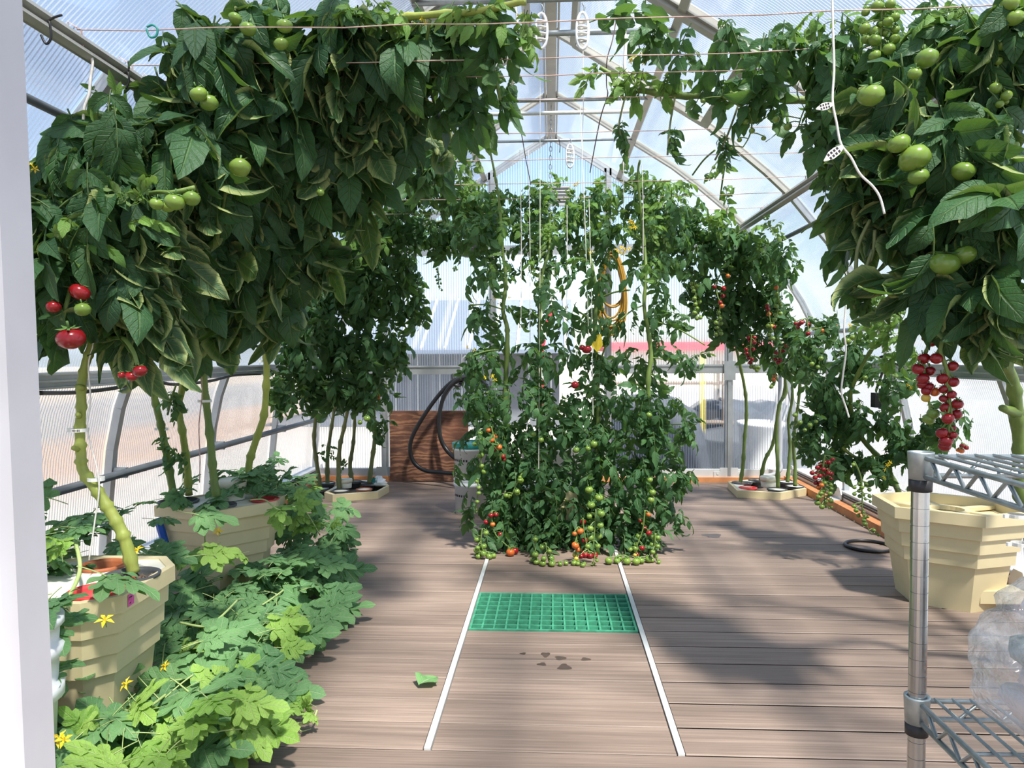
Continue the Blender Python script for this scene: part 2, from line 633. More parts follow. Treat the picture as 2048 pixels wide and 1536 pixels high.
def shell_strip(mb, s, i0, i1, y0, y1, out=.018, th=.010):
    """panel following the profile between indices on side s (+1 right)"""
    P = PROF[i0:i1 + 1]
    n = len(P)
    nr = []
    for i in range(n):
        a, b = P[max(i - 1, 0)], P[min(i + 1, n - 1)]
        t = np.array([b[0] - a[0], b[1] - a[1]])
        t /= np.linalg.norm(t)
        nr.append(np.array([t[1], -t[0]]))
    v = []
    for off in (out, out + th):
        for i in range(n):
            q = np.array(P[i]) + nr[i] * off
            v.append((s * q[0], y0, q[1]))
            v.append((s * q[0], y1, q[1]))
    f_in, f_out = [], []
    for i in range(n - 1):
        f_in.append((2 * i, 2 * i + 1, 2 * i + 3, 2 * i + 2))
        f_out.append((2 * n + 2 * i, 2 * n + 2 * i + 2, 2 * n + 2 * i + 3, 2 * n + 2 * i + 1))
    mb.add(v, f_in, 0)
    b = len(mb.v) - len(v)
    mb.f.extend(tuple(b + k for k in q) for q in f_out)
    mb.mi.extend([1] * len(f_out))
    edge = [(0, 2 * n, 2 * n + 1, 1), (2 * n - 2, 2 * n - 1, 4 * n - 1, 4 * n - 2)]
    mb.f.extend(tuple(b + k for k in q) for q in edge)
    mb.mi.extend([1] * len(edge))


ceil = struct('ceiling')
walls = {-1: struct('wall_left'), 1: struct('wall_right')}
PM = [MAT['poly_y'], MAT['poly_out']]
for s in (-1, 1):
    W = walls[s]
    for k in range(len(ARCH) - 1):
        y0, y1 = ARCH[k] + .02, ARCH[k + 1] - .02
        for i0, i1, par in ((0, I_RAIL, W), (I_RAIL, I_BEAM, W), (I_BEAM, 14, ceil), (14, 16, ceil)):
            mb = MB()
            shell_strip(mb, s, i0, i1, y0 - (.018 if par is ceil and abs(ARCH[k] - 2.165) < .01 else 0), y1 + (.018 if par is ceil and abs(ARCH[k + 1] - 2.165) < .01 else 0))
            part('polycarbonate_panel', mb, PM, par, True)
    for y in ARCH:
        for i0, i1, par, nm in ((0, I_BEAM, W, 'arch_rib'), (I_BEAM, 16, ceil, 'rafter')):
            if nm == 'rafter' and abs(y - 2.165) < .01:
                continue
            mb = MB()
            for i in range(i0, i1):
                a, b = PROF[i], PROF[i + 1]
                mb.bar((s * a[0], y, a[1]), (s * b[0], y, b[1]), .034, .034, up=(0, 1, 0))
            part(nm, mb, MAT['alu_tan'] if nm == 'rafter' else MAT['alu'], par)
    # rails along the house
    y0, y1 = ARCH[0], YB
    mb = MB()
    x, z = PROF[I_RAIL]
    mb.box((s * x - .012, y0, z - .03), (s * x + .012, y1, z + .03))
    for dz in (-.03, -.006, .02):
        mb.box((s * (x - .02) - .009, y0, z + dz), (s * (x - .02) + .009, y1, z + dz + .008))
    part('side_rail', mb, MAT['alu'], W)
    mb = MB()
    x, z = PROF[I_BEAM]
    mb.bar((s * (x - .015), y0, z - .01), (s * (x - .015), y1, z - .01), .05, .022, up=(s * .6, 0, .8))
    mb.bar((s * (x - .035), y0, z - .034), (s * (x - .035), y1, z - .034), .018, .02, up=(s * .6, 0, .8))
    part('eave_beam', mb, MAT['alu_tan'], W)
    mb = MB()
    mb.tube([(s * 1.385, y0, 1.705), (s * 1.385, y1, 1.705)], .013, 8)
    part('conduit', mb, MAT['grey_pipe'], W, True)
    mb = MB()
    mb.tube([(s * 1.70, y0, 1.15), (s * 1.70, y1, 1.15)], .014, 8)
    part('side_tube', mb, MAT['galv'], W, True)
    mb = MB()
    x, z = PROF[14]
    mb.bar((s * x, y0, z - .012), (s * x, y1, z - .012), .036, .03, up=(s * .5, 0, .86))
    part('purlin', mb, MAT['alu_tan'], ceil)
    # roof vent frame
    for ya, yb in ((3.16, 4.06),):
        mb = MB()
        xa, za = .12, 2.69
        xb, zb = .81, 2.255
        for yy in (ya, yb):
            mb.bar((s * xa, yy, za - .02), (s * xb, yy, zb - .02), .05, .03, up=(s * .5, 0, .86))
        mb.bar((s * xb, ya, zb - .02), (s * xb, yb, zb - .02), .05, .03, up=(s * .5, 0, .86))
        mb.bar((s * xa, ya, za - .02), (s * xa, yb, za - .02), .03, .03, up=(s * .5, 0, .86))
        part('vent_frame', mb, MAT['alu_tan'], ceil)
    mb = MB()
    bx = 1.955
    mb.box((min(s * (bx - .05), s * (bx + .03)), y0, .05), (max(s * (bx - .05), s * (bx + .03)), y1, .11))
    part('base_rail', mb, MAT['alu_white'], W)
    mb = MB()
    for z0 in (.072, .088):
        mb.box((min(s * (bx - .056), s * (bx - .05)), y0, z0), (max(s * (bx - .056), s * (bx - .05)), y1, z0 + .008))
    part('base_gasket', mb, MAT['blackplastic'], W)
    sill = MB()
    sill.box((min(s * 1.83, s * 2.02), y0, 0), (max(s * 1.83, s * 2.02), y1, .05))
    part('sill_board', sill, MAT['orange_wood'], W)
    for y in ARCH[4:]:
        mb = MB()
        lo, hi = sorted((s * 1.845, s * 1.93))
        mb.box((lo, y - .06, .05), (hi, y + .06, .056))
        lo, hi = sorted((s * 1.893, s * 1.90))
        mb.prism([(y - .06, .05), (y + .06, .05), (y + .06, .09), (y + .03, .13), (y - .03, .13), (y - .06, .09)], lo, hi)
        n6 = 12
        for q in range(len(mb.v) - n6, len(mb.v)):
            a, b, c = mb.v[q]
            mb.v[q] = (c, a, b)
        part('foot_bracket', mb, MAT['alu_white'], W)
mb = MB()
mb.box((-.03, ARCH[0], 2.715), (.03, YB, 2.75))
mb.box((-.045, ARCH[0], 2.70), (-.035, YB, 2.77))
mb.box((.035, ARCH[0], 2.725), (.045, YB, 2.77))
part('ridge_beam', mb, MAT['alu_tan'], ceil)
# cross ties between the purlins
for Y, z, r, m in ((2.98, 2.405, .015, 'galv'), (3.31, 2.41, .013, 'galv'), (4.18, 2.415, .011, 'galv'), (4.40, 2.415, .012, 'alu_white'), (4.96, 2.415, .010, 'galv')):
    mb = MB()
    mb.tube([(-.545, Y, z), (.545, Y, z)], r, 8)
    part('tie_tube', mb, MAT[m], ceil, True)

# gable wall with an open doorway
back = struct('wall_back')
DX0, DX1, DZ = -.475, .445, 1.86
GX = [-1.95, -1.36, DX0, DX1, 1.40, 1.95]


def gable_panel(x0, x1, z0, z1):
    n = 9
    xs = np.linspace(x0, x1, n)
    tops = [min(z1, float(np.interp(abs(x), PXZ[::-1, 0], PXZ[::-1, 1])) if abs(x) < 1.95 else 0.0) for x in xs]
    lows = [min(z0, t) for t in tops]
    mb = MB()
    v, fi, fo = [], [], []
    for yy in (YB + .012, YB + .022):
        for i, x in enumerate(xs):
            v += [(x, yy, lows[i]), (x, yy, tops[i])]
    for i in range(n - 1):
        fi.append((2 * i, 2 * i + 2, 2 * i + 3, 2 * i + 1))
        o = 2 * n
        fo.append((o + 2 * i, o + 2 * i + 1, o + 2 * i + 3, o + 2 * i + 2))
    mb.add(v, fi, 0)
    mb.f.extend(fo)
    mb.mi.extend([1] * len(fo))
    return mb


PX = [MAT['poly_x'], MAT['poly_out']]
ZR = .90
for x0, x1 in zip(GX[:-1], GX[1:]):
    if x0 != DX0:
        part('polycarbonate_panel', gable_panel(x0, x1, .10, ZR), PX, back)
        part('polycarbonate_panel', gable_panel(x0, x1, ZR, DZ), PX, back)
for x0, x1 in ((-1.30, -.44), (-.44, .44), (.44, 1.30)):
    part('polycarbonate_panel', gable_panel(x0, x1, DZ, 2.75), PX, back)
for x in GX[1:-1]:
    mb = MB()
    z1 = float(np.interp(abs(x), PXZ[::-1, 0], PXZ[::-1, 1]))
    mb.box((x - .028, YB - .02, .05), (x + .028, YB + .02, z1))
    mb.box((x - .012, YB - .032, .05), (x + .012, YB - .02, z1))
    part('wall_post', mb, MAT['alu'], back)
for x0, x1 in ((-1.95, DX0), (DX1, 1.95)):
    mb = MB()
    mb.box((x0, YB - .025, .04), (x1, YB + .025, .10))
    part('base_rail', mb, MAT['alu_white'] if x0 > 0 else MAT['alu'], back)
    mb = MB()
    mb.box((max(x0, -1.80), YB - .02, ZR - .035), (min(x1, 1.80), YB + .02, ZR + .035))
    mb.box((max(x0, -1.80), YB - .028, ZR + .022), (min(x1, 1.80), YB - .02, ZR + .028))
    part('mid_rail', mb, MAT['alu'], back)
mb = MB()
mb.box((-1.25, YB - .03, DZ - .04), (1.25, YB + .03, DZ + .03))
part('header', mb, MAT['alu'], back)
mb = MB()
mb.box((-1.95, YB - .05, 0), (1.95, YB + .05, .04))
part('sill_board', mb, MAT['orange_wood'], back)
for x in (-1.36, 1.40):
    mb = MB()
    mb.prism([(x - .12, YB - .03), (x + .12, YB - .03), (x + .12, YB - .024), (x - .12, YB - .024)], .03, .085)
    mb.prism([(x - .07, YB - .03), (x + .07, YB - .03), (x + .07, YB - .024), (x - .07, YB - .024)], .085, .115)
    for dx in (-.09, .09):
        mb.box((x + dx - .006, YB - .034, .06), (x + dx + .006, YB - .03, .072))
    part('foot_bracket', mb, MAT['alu_white'] if x > 0 else MAT['alu'], back)
mb = MB()
for x, z in ((1.40, ZR), (DX0, ZR)):
    mb.box((x - .045, YB - .04, z - .09), (x + .045, YB - .033, z + .06))
part('joint_plate', mb, MAT['alu'], back)
for i in range(14):
    pass
mb = MB()
for i in range(I_BEAM, 16):
    for s in (-1, 1):
        a, b = PROF[i], PROF[i + 1]
        mb.bar((s * a[0], YB - .005, a[1] - .015), (s * b[0], YB - .005, b[1] - .015), .05, .03, up=(0, 1, 0))
part('gable_trim', mb, MAT['alu'], back)
# entrance wall behind the photographer
fw = struct('wall_front')
for x0, x1 in ((-1.95, -1.0), (1.0, 1.95)):
    mb = MB()
    mb.box((x0, ARCH[0] - .03, .05), (x1, ARCH[0] - .02, 1.5 if abs(x0) < 1.5 else 1.2))
    part('polycarbonate_panel', mb, MAT['poly_x'], fw)

# door jamb close to the lens, on the left
jb = struct('door_1')
top, bot = atY(46, 0, .62), atY(113, 1536, .62)
d = (top - bot) / np.linalg.norm(top - bot)
p_hi, p_lo = top + d * .55, bot - d * .50
strips = [(-.16, -.030, .0, .030, 'jamb_w'), (-.031, -.025, -.008, .02, 'jamb_w'), (-.025, -.017, .006, .03, 'jamb_g'), (-.017, -.0135, -.004, .02, 'jamb_w'), (-.0135, .0, .008, .045, 'jamb_g')]
for xa, xb, ya, yb, m in strips:
    mb = MB()
    v = []
    for p in (p_lo, p_hi):
        for x, y in ((xa, ya), (xb, ya), (xb, yb), (xa, yb)):
            v.append((p[0] + x, p[1] + y - .046, p[2]))
    mb.add(v, [(0, 3, 2, 1), (4, 5, 6, 7), (0, 1, 5, 4), (1, 2, 6, 5), (2, 3, 7, 6), (3, 0, 4, 7)])
    part('jamb_profile', mb, MAT[m], jb)

# ------------------------------------------------------------------ floor
fl = struct('floor')
PITCH = .1440
YF = 1.888 - PITCH * 26
TR = .326
sections = [(-1.83, -TR - .012, .0036), (-TR + .012, TR - .012, .0030), (TR + .012, 1.83, .0085)]
GY0, GY1 = 2.735, 3.160
row = 0
shared = {}
y = YF
while y < YB - .04:
    for si, (x0, x1, gap) in enumerate(sections if y > 1.85 else [(-1.83, 1.83, .004)]):
        si = si if y > 1.85 else 3
        ya, yb = y + gap / 2, min(y + PITCH - gap / 2, YB - .05)
        if yb - ya < .02:
            continue
        if si == 1 and ya < GY1 and yb > GY0:      # the grate lies here
            if ya < GY0 - .02:
                yb = GY0 - .006
            elif yb > GY1 + .02:
                ya = GY1 + .006
            else:
                continue
        key = (si, round(yb - ya, 4))
        if key not in shared:
            b, g_ = .0022, .008
            mb = MB()
            L, D = x1 - x0, yb - ya
            prof = [(g_, -.025), (g_, -.003), (0, -b), (b, 0), (D - b, 0), (D, -b), (D - g_, -.003), (D - g_, -.025)]
            v = [(xx, q[0], q[1]) for xx in (0, L) for q in prof]
            mb.add(v, [(i, i + 8, (i + 1) % 8 + 8, (i + 1) % 8) for i in range(8)] + [tuple(range(8)), tuple(range(8, 16))[::-1]])
            shared[key] = mesh_of(mb, MAT['plank'], 'plank')
        o = bpy.data.objects.new('plank', shared[key])
        o.location = (x0, ya, 0)
        link(o, fl)
    y += PITCH
mb = MB()
mb.box((-1.9, -1.7, -.10), (1.9, YB, -.07))
part('subfloor', mb, MAT['blackplastic'], fl)
for s in (-1, 1):
    t = solo('trim_%d' % (1 if s < 0 else 2), MB().box((s * TR - .0085, 1.889, -.03), (s * TR + .0085, YB - .10, .004)), MAT['alu_white'], kind='structure')

# green grate
gr = thing('floor_grate', 'green plastic floor grating set between the two white strips', 'grate', (0, (GY0 + GY1) / 2, -.04))
part('tray', MB().box((-.312, GY0, -.050), (.312, GY1, -.046)), MAT['grate_tray'], gr)
mb = MB()
mb.ringwall([(-.312, GY0), (.312, GY0), (.312, GY1), (-.312, GY1)], [(-.304, GY0 + .008), (.304, GY0 + .008), (.304, GY1 - .008), (-.304, GY1 - .008)], -.046, .004)
part('frame', mb, MAT['grate'], gr)
nx, ny = 14, 8
for i in range(1, nx):
    x = -.308 + .616 * i / nx
    part('bar', MB().prism([(x - .0035, GY0 + .008), (x + .0035, GY0 + .008), (x + .0035, GY1 - .008), (x - .0035, GY1 - .008)], -.046, .003), MAT['grate'], gr)
for i in range(1, ny):
    yy = GY0 + (GY1 - GY0) * i / ny
    part('cross_bar', MB().prism([(-.304, yy - .0035), (.304, yy - .0035), (.304, yy + .0035), (-.304, yy + .0035)], -.046, .002), MAT['grate'], gr)
# damp stains on the boards
for i, (px, py, rx, ry) in enumerate(((1091, 1309, 9, 5), (1121, 1316, 11, 4), (1171, 1318, 10, 3), (1129, 1334, 13, 6), (1084, 1328, 9, 3), (1046, 1307, 6, 2), (1425, 1071, 18, 4))):
    c = atZ(px, py, .0008)
    mb = MB()
    k = 14
    sc = c[1] / F
    pts = []
    for a in range(k):
        an = 2 * math.pi * a / k
        q = 1 + .25 * math.sin(3 * an + i) + random.uniform(-.1, .1)
        pts.append((c[0] + math.cos(an) * rx * sc * q, c[1] + math.sin(an) * ry * sc * c[1] / H * q, .0008))
    mb.add(pts, [tuple(range(k))])
    if 'stain' not in MAT:
        MAT['stain'] = plain('damp_stain', (.085, .062, .05), .3, 0, .2)
    part('water_stain', mb, MAT['stain'], fl)

exec_later = []

# ------------------------------------------------------------------ things outside, seen through the doorway and the panels
sh = thing('garden_shed', 'grey garden shed with pale standing seam metal roof beyond the doorway', 'shed', (-.6, 13.2, -.18))
part('wall', MB().box((-4.2, 12.4, -.18), (.12, 15, 1.12)), MAT['grey_shed'], sh)
mb = MB()
mb.add([(-4.6, 11.9, 1.10), (.35, 11.9, 1.10), (.35, 13.7, 2.02), (-4.6, 13.7, 2.02), (-4.6, 15.5, 1.1), (.35, 15.5, 1.1), (-4.6, 11.9, 1.04), (.35, 11.9, 1.04)],
       [(0, 1, 2, 3), (3, 2, 5, 4), (6, 7, 1, 0), (1, 7, 5, 2)])
part('roof', mb, MAT['shed_roof'], sh)
for i in range(13):
    x = -4.4 + i * .385
    part('roof_seam', MB().bar((x, 11.9, 1.115), (x, 13.7, 2.035), .045, .045, up=(0, -.4, .9)), MAT['alu_white'], sh)
for i in range(12):
    x = -4.1 + i * .37
    part('wall_batten', MB().box((x, 12.38, -.18), (x + .03, 12.4, 1.1)), MAT['alu'], sh)
br = thing('barn', 'low far building with a red roof seen through the right gable panels', 'building', (5.5, 30, -.18))
part('wall', MB().box((2.2, 29, -.18), (9, 33, 1.15)), MAT['cream_lid'], br)
part('roof', MB().prism([(28.6, 1.15), (33.4, 1.15), (31, 1.5)], 2.0, 9.3), MAT['red_paint'], br)
for o in br.children:
    if o.name.startswith('roof'):
        for vt in o.data.vertices:
            a = vt.co + Vector((5.5, 30, -.18))
            vt.co = Vector((a.z, a.x, a.y)) - Vector((5.5, 30, -.18))
po = atY(1402, 870, 7.2)
solo('marker_post', MB().tube([(po[0], 7.2, -.18), (po[0], 7.2, 1.0)], .018, 8), MAT['yellow_paint'], 'thin yellow post standing outside the right gable panel', 'post', smooth=True)
bk = atY(1518, 940, 6.75)
ob = thing('bucket', 'big white bucket holding grey sticks outside the right gable panel', 'bucket', (bk[0], 6.75, -.18))
part('shell', MB().lathe((bk[0], 6.75, -.18), [(.001, .02), (.15, .0), (.165, .2), (.18, .55), (.195, .56), (.195, .60), (.17, .60), (.16, .04), (.001, .04)], 24), MAT['white_plastic'], ob, True)
st = thing('stake_bundle', 'bundle of pale grey stakes leaning in the big outdoor bucket', 'stakes', (bk[0] + .05, 6.75, -.14))
for i in range(9):
    a = random.uniform(-.06, .06)
    part('stake', MB().tube([(bk[0] + .02 + a * .3, 6.75 + random.uniform(-.05, .05), -.12), (bk[0] + .22 + a, 6.75 + random.uniform(-.08, .08), .75 + random.uniform(-.1, .1))], .009, 6), MAT['grey_box'], st)
for i, (px, Y, hgt, wd, lab) in enumerate(((1290, 7.1, .80, .62, 'brown grey covered heap outside the panel right of the doorway'), (1440, 7.8, .72, .55, 'dark covered heap outside behind the yellow post'), (1520, 8.4, .66, .6, 'dark covered heap outside behind the big white bucket'))):
    c = atY(px, 800, Y)
    mb = MB()
    prof = [(wd, 0), (wd * .95, hgt * .5), (wd * .7, hgt * .85), (wd * .35, hgt), (.001, hgt * 1.02)]
    mb.lathe((c[0], Y, -.18), prof, 14)
    mb.v = [(v[0] + random.uniform(-.05, .05), v[1] + random.uniform(-.05, .05), v[2] + random.uniform(-.02, .02)) for v in mb.v]
    solo('tarp_mound', mb, MAT['dark_tarp'], lab, 'tarp')
c = atY(1330, 850, 7.6)
rk = thing('plant_rack', 'weathered outdoor rack with three slatted shelves behind the right gable panel', 'rack', (c[0], 7.6, -.18))
for dx in (-.55, .55):
    for dy in (-.2, .2):
        part('leg', MB().box((c[0] + dx - .025, 7.6 + dy - .025, -.18), (c[0] + dx + .025, 7.6 + dy + .025, .95)), MAT['rack_wood'], rk)
for z in (.02, .35, .72):
    for k in range(5):
        yy = 7.4 + k * .1
        part('slat', MB().box((c[0] - .6, yy - .035, z), (c[0] + .6, yy + .035, z + .02)), MAT['rack_wood'], rk)
for k in range(4):
    x = c[0] - .42 + k * .28
    solo('seed_tray', MB().prism([(x - .12, 7.44), (x + .12, 7.44), (x + .12, 7.74), (x - .12, 7.74)], .37, .47), MAT['blackplastic'],
         '%s black seed tray on the middle shelf of the outdoor rack' % ('leftmost', 'second', 'third', 'rightmost')[k], 'tray', 'seed trays on the outdoor rack')


# ------------------------------------------------------------------ planters
def inset(poly, k, c=None):
    c = np.mean(np.array(poly), axis=0) if c is None else c
    return [tuple(c + (np.array(p) - c) * k) for p in poly]


def holed(poly, holes, z, off):
    cu = bpy.data.curves.new('lid', 'CURVE')
    cu.dimensions = '2D'
    cu.fill_mode = 'BOTH'
    cu.extrude = .003
    rings = [poly] + [[(c[0] + r * math.cos(2 * math.pi * k / 28), c[1] + r * math.sin(2 * math.pi * k / 28)) for k in range(28)] for c, r in holes]
    for rg in rings:
        sp_ = cu.splines.new('POLY')
        sp_.points.add(len(rg) - 1)
        for p, q in zip(sp_.points, rg):
            p.co = (q[0] - off[0], q[1] - off[1], 0, 1)
        sp_.use_cyclic_u = True
    ob = bpy.data.objects.new('lid', cu)
    me = bpy.data.meshes.new_from_object(ob)
    for v in me.vertices:
        v.co.z += z - off[2]
    bpy.data.objects.remove(ob)
    bpy.data.curves.remove(cu)
    me.materials.clear()
    me.materials.append(MAT['cream_lid'])
    return me


def planter(label, poly, zt, lid=True, base_z=0.0, bands=3, name='planter', low=False, holes=()):
    c = np.mean(np.array(poly), axis=0)
    t = thing(name, label, 'planter', (c[0], c[1], base_z))
    rim_h = .045
    if low:
        mb = MB().ringwall(poly, inset(poly, .90), base_z, zt)
        part('rim', mb, MAT['cream'], t)
    else:
        mb = MB()
        z = zt - rim_h
        k = .915
        hb = (zt - rim_h - base_z) * .16
        for i in range(bands):
            mb.prism(inset(poly, k), z - hb, z, 0, inset(poly, k + .012))
            z -= hb
            k -= .052
        mb.prism(inset(poly, k - .10), base_z, z, 0, inset(poly, k))
        part('body', mb, MAT['cream'], t)
        mb = MB().ringwall(poly, inset(poly, .90), zt - rim_h, zt)
        part('rim', mb, MAT['cream'], t)
    if lid:
        o = bpy.data.objects.new('lid', holed(inset(poly, .91), holes, (zt - .002) if low else zt - .008, root_loc(t)))
        link(o, t)
    return t


NEARP = [(-1.115, 1.869), (-1.122, 2.152), (-1.20, 2.25), (-1.45, 2.25), (-1.53, 2.16), (-1.53, 1.88), (-1.44, 1.80), (-1.186, 1.80)]
MIDP = [(-1.652, 3.009), (-1.345, 2.918), (-1.177, 3.117), (-1.191, 3.265), (-1.495, 3.356), (-1.663, 3.157)]
RIGHTP = [(1.402, 3.354), (1.375, 3.072), (1.635, 2.902), (1.855, 2.975), (1.882, 3.253), (1.623, 3.432)]
FARLP = [(-1.62, 5.22), (-1.53, 5.12), (-1.24, 5.25), (-1.215, 5.50), (-1.32, 5.76), (-1.60, 5.72)]
FARRP = [(1.327, 5.737), (1.306, 5.359), (1.583, 5.27), (1.82, 5.45), (1.82, 5.80), (1.6, 5.88)]
TOWP = [(-.20, 4.02), (.05, 3.90), (.28, 4.02), (.28, 4.30), (.05, 4.42), (-.20, 4.30)]
POTS_NEAR = [(262, 1151, .073, 'dark_pot', 1, 'grey pot of clay pebbles around the pale near stem'), (192, 1183, .066, 'red_plastic', 0, 'empty bright red pot sunk in the near planter lid'),
             (205, 1131, .062, 'orange_pot', 0, 'empty terracotta pot at the back of the near planter')]
POTS_MID = [(357, 1003, .078, 'dark_pot', 1, 'brown pot of dark pebbles at the left of the mid planter'), (438, 1011, .066, 'dark_pot', 1, 'black pot at the front of the mid planter, in the corner'),
            (530, 999, .056, 'red_plastic', 0, 'empty dark red pot at the right of the mid planter')]
POTS_FARL = [(640, 978, .06, 'dark_pot', 1, 'leftmost dark pot in the lid near the plywood'), (655, 966, .055, 'dark_pot', 1, 'dark pot at the back left of the lid near the plywood'), (682, 982, .055, 'dark_pot', 1, 'dark pot at the front of the lid near the plywood'),
             (708, 963, .055, 'dark_pot', 1, 'dark pot behind the white cap near the plywood'), (738, 967, .055, 'dark_pot', 1, 'dark pot beside the crumpled bag near the plywood'), (728, 979, .055, 'orange_pot', 0, 'empty terracotta pot in the lid near the plywood')]
POTS_FARR = [(1484, 966, .07, 'dark_pot', 1, 'pebble pot at the left tip of the far right lid'), (1514, 961, .06, 'dark_pot', 1, 'pebble pot behind the cream cap of the far right lid'), (1554, 979, .065, 'dark_pot', 1, 'pebble pot at the front of the far right lid'),
             (1574, 964, .06, 'dark_pot', 1, 'pebble pot at the back right of the far right lid'), (1590, 973, .06, 'dark_pot', 1, 'pebble pot at the right tip of the far right lid'), (1496, 976, .06, 'red_plastic', 0, 'empty red pot in the far right lid')]


def holes_of(pots, z):
    return [(atZ(p[0], p[1], z)[:2], p[2] * 1.0) for p in pots]


pn = planter('cream stepped planter beside the door jamb with a red pot in its lid', NEARP, .40, holes=holes_of(POTS_NEAR, .40))
pm = planter('cream stepped planter by left wall wrapped in blue tape at one corner', MIDP, .40, holes=holes_of(POTS_MID, .40))
pr = planter('empty cream stepped planter behind the wire shelf, spoked frame inside', RIGHTP, .40, lid=False)
pfl = planter('low cream planter lid near the leaning plywood, holding five stems', FARLP, .05, low=True, holes=holes_of(POTS_FARL, .052))
pfr = planter('low cream planter lid in the far right corner with a red cup hole', FARRP, .05, low=True, holes=holes_of(POTS_FARR, .052))
ptw = planter('cream planter hidden under the central tomato column', TOWP, .30)

# pink sticker with an ink stroke on the near planter
a, b = np.array(NEARP[0]), np.array(NEARP[1])
t = (b - a) / np.linalg.norm(b - a)
q = a + t * .022
nrm = np.array([.0025, 0])


def on_face(o, s, z):
    p = a + t * s + nrm * o
    return (p[0], p[1], z)


part('sticker', MB().add([on_face(.6, .020, .362), on_face(.6, .050, .364), on_face(.6, .052, .392), on_face(.6, .022, .394)], [(0, 1, 2, 3)]), MAT['pink'], pn)
mk = MB()
for s0, z0, s1, z1 in ((.026, .386, .040, .386), (.034, .386, .033, .372), (.033, .372, .027, .370), (.024, .388, .025, .380)):
    dz = .0014
    mk.add([on_face(1.0, s0, z0 - dz), on_face(1.0, s1, z1 - dz), on_face(1.0, s1 + .001, z1 + dz), on_face(1.0, s0 + .001, z0 + dz)], [(0, 1, 2, 3)])
part('ink_mark', mk, MAT['ink'], pn)
# red scrawl on the lid of the near planter
lm = MB()
cx, cy = -1.185, 2.005
lm.tube([(cx + .018 * math.cos(k * .5), cy + .03 * math.sin(k * .5), .3975) for k in range(13)], .0016, 5)
part('lid_mark', lm, MAT['red_plastic'], pn)
# blue tape on the mid planter
x, y = MIDP[0]
part('blue_tape', MB().tube([(x + .02, y - .012, .352), (x + .035, y - .012, .30), (x + .05, y - .008, .24), (x + .065, y - .004, .15)], [.014, .016, .015, .012], 6), MAT['blue'], pm)
# spoked frame inside the empty planter
cR = np.mean(np.array(RIGHTP), axis=0)
zi = .372
n = 20
ro = [(cR[0] + .085 * math.cos(2 * math.pi * k / n), cR[1] + .085 * math.sin(2 * math.pi * k / n)) for k in range(n)]
ri = [(cR[0] + .062 * math.cos(2 * math.pi * k / n), cR[1] + .062 * math.sin(2 * math.pi * k / n)) for k in range(n)]
part('hub_ring', MB().ringwall(ro, ri, zi - .012, zi + .004), MAT['cream'], pr)
for p in RIGHTP:
    d = (np.array(p) - cR)
    L = np.linalg.norm(d)
    d /= L
    part('spoke', MB().bar((*(cR + d * .083), zi - .004), (*(cR + d * L * .90), zi - .004), .035, .014), MAT['cream'], pr)
part('inner_ledge', MB().ringwall(inset(RIGHTP, .895), inset(RIGHTP, .83), zi - .03, zi - .014), MAT['cream'], pr)
part('inner_floor', MB().prism(inset(RIGHTP, .80), .20, .205), MAT['gravel'], pr)
bx = atZ(1960, 1207, .03)
part('outlet_block', MB().box((bx[0] - .01, bx[1] - .02, .035), (bx[0] + .16, bx[1] + .07, .085)), MAT['cream'], pr)

# ------------------------------------------------------------------ pots in the lids


def grow_pot(label, c, r, z, m, fill='gravel', depth=.06, group=None):
    t = thing('grow_pot', label, 'pot', (c[0], c[1], z - depth), group)
    part('shell', MB().lathe((c[0], c[1], z), [(r * .80, -depth), (r * .96, -.004), (r * 1.06, -.002), (r * 1.08, .006), (r * .99, .008), (r * .93, -.004), (r * .80, -depth + .006), (.001, -depth + .004)], 28), MAT[m], t, True)
    if fill:
        mb = MB()
        k = int(46)
        for i in range(k):
            rr = r * .90 * math.sqrt(random.random())
            an = random.uniform(0, 6.28)
            s = random.uniform(.07, .14) * r
            x, y, zz = c[0] + rr * math.cos(an), c[1] + rr * math.sin(an), z - .010 + random.uniform(-.004, .004)
            a_ = random.uniform(.7, 1.2)
            mb.add([(x - s, y, zz), (x, y - s * a_, zz), (x + s, y, zz), (x, y + s * a_, zz), (x + s * .2, y, zz + s * .8), (x, y, zz - s)],
                   [(0, 1, 4), (1, 2, 4), (2, 3, 4), (3, 0, 4), (1, 0, 5), (2, 1, 5), (3, 2, 5), (0, 3, 5)])
        tag(part('pebbles', mb, MAT['gravel'], t), kind='stuff')
        part('soil', MB().lathe((c[0], c[1], z), [(r * .91, -.016), (.001, -.012)], 20), MAT['gravel'], t)
    return t


for pots in (POTS_NEAR, POTS_MID, POTS_FARL, POTS_FARR):
    for (px, py, r, m, f, lab) in pots:
        zz = .40 if pots in (POTS_NEAR, POTS_MID) else .052
        grow_pot(lab, atZ(px, py, zz), r, zz - .002, m, 'gravel' if f else None, .06 if zz > .2 else .045)


def cap(label, px, py, z, r, h, m='cup'):
    p = atZ(px, py, z)
    t = thing('feeder_cap', label, 'cap', (p[0], p[1], z))
    part('cup', MB().lathe(p, [(r * .9, 0), (r * .95, h * .62), (.001, h * .62)], 24), MAT[m], t, True)
    part('cover', MB().lathe(p, [(r * .95, h * .62), (r * 1.06, h * .60), (r * 1.06, h * .92), (r * .98, h), (.001, h)], 24), MAT[m], t, True)


cap('cream round cap on the lid near the plywood', 692, 975, .053, .045, .065)
cap('cream round cap on the far right lid', 1537, 973, .053, .058, .075)
cap('cream round cap on the mid planter lid behind the front stem', 466, 998, .398, .055, .09)
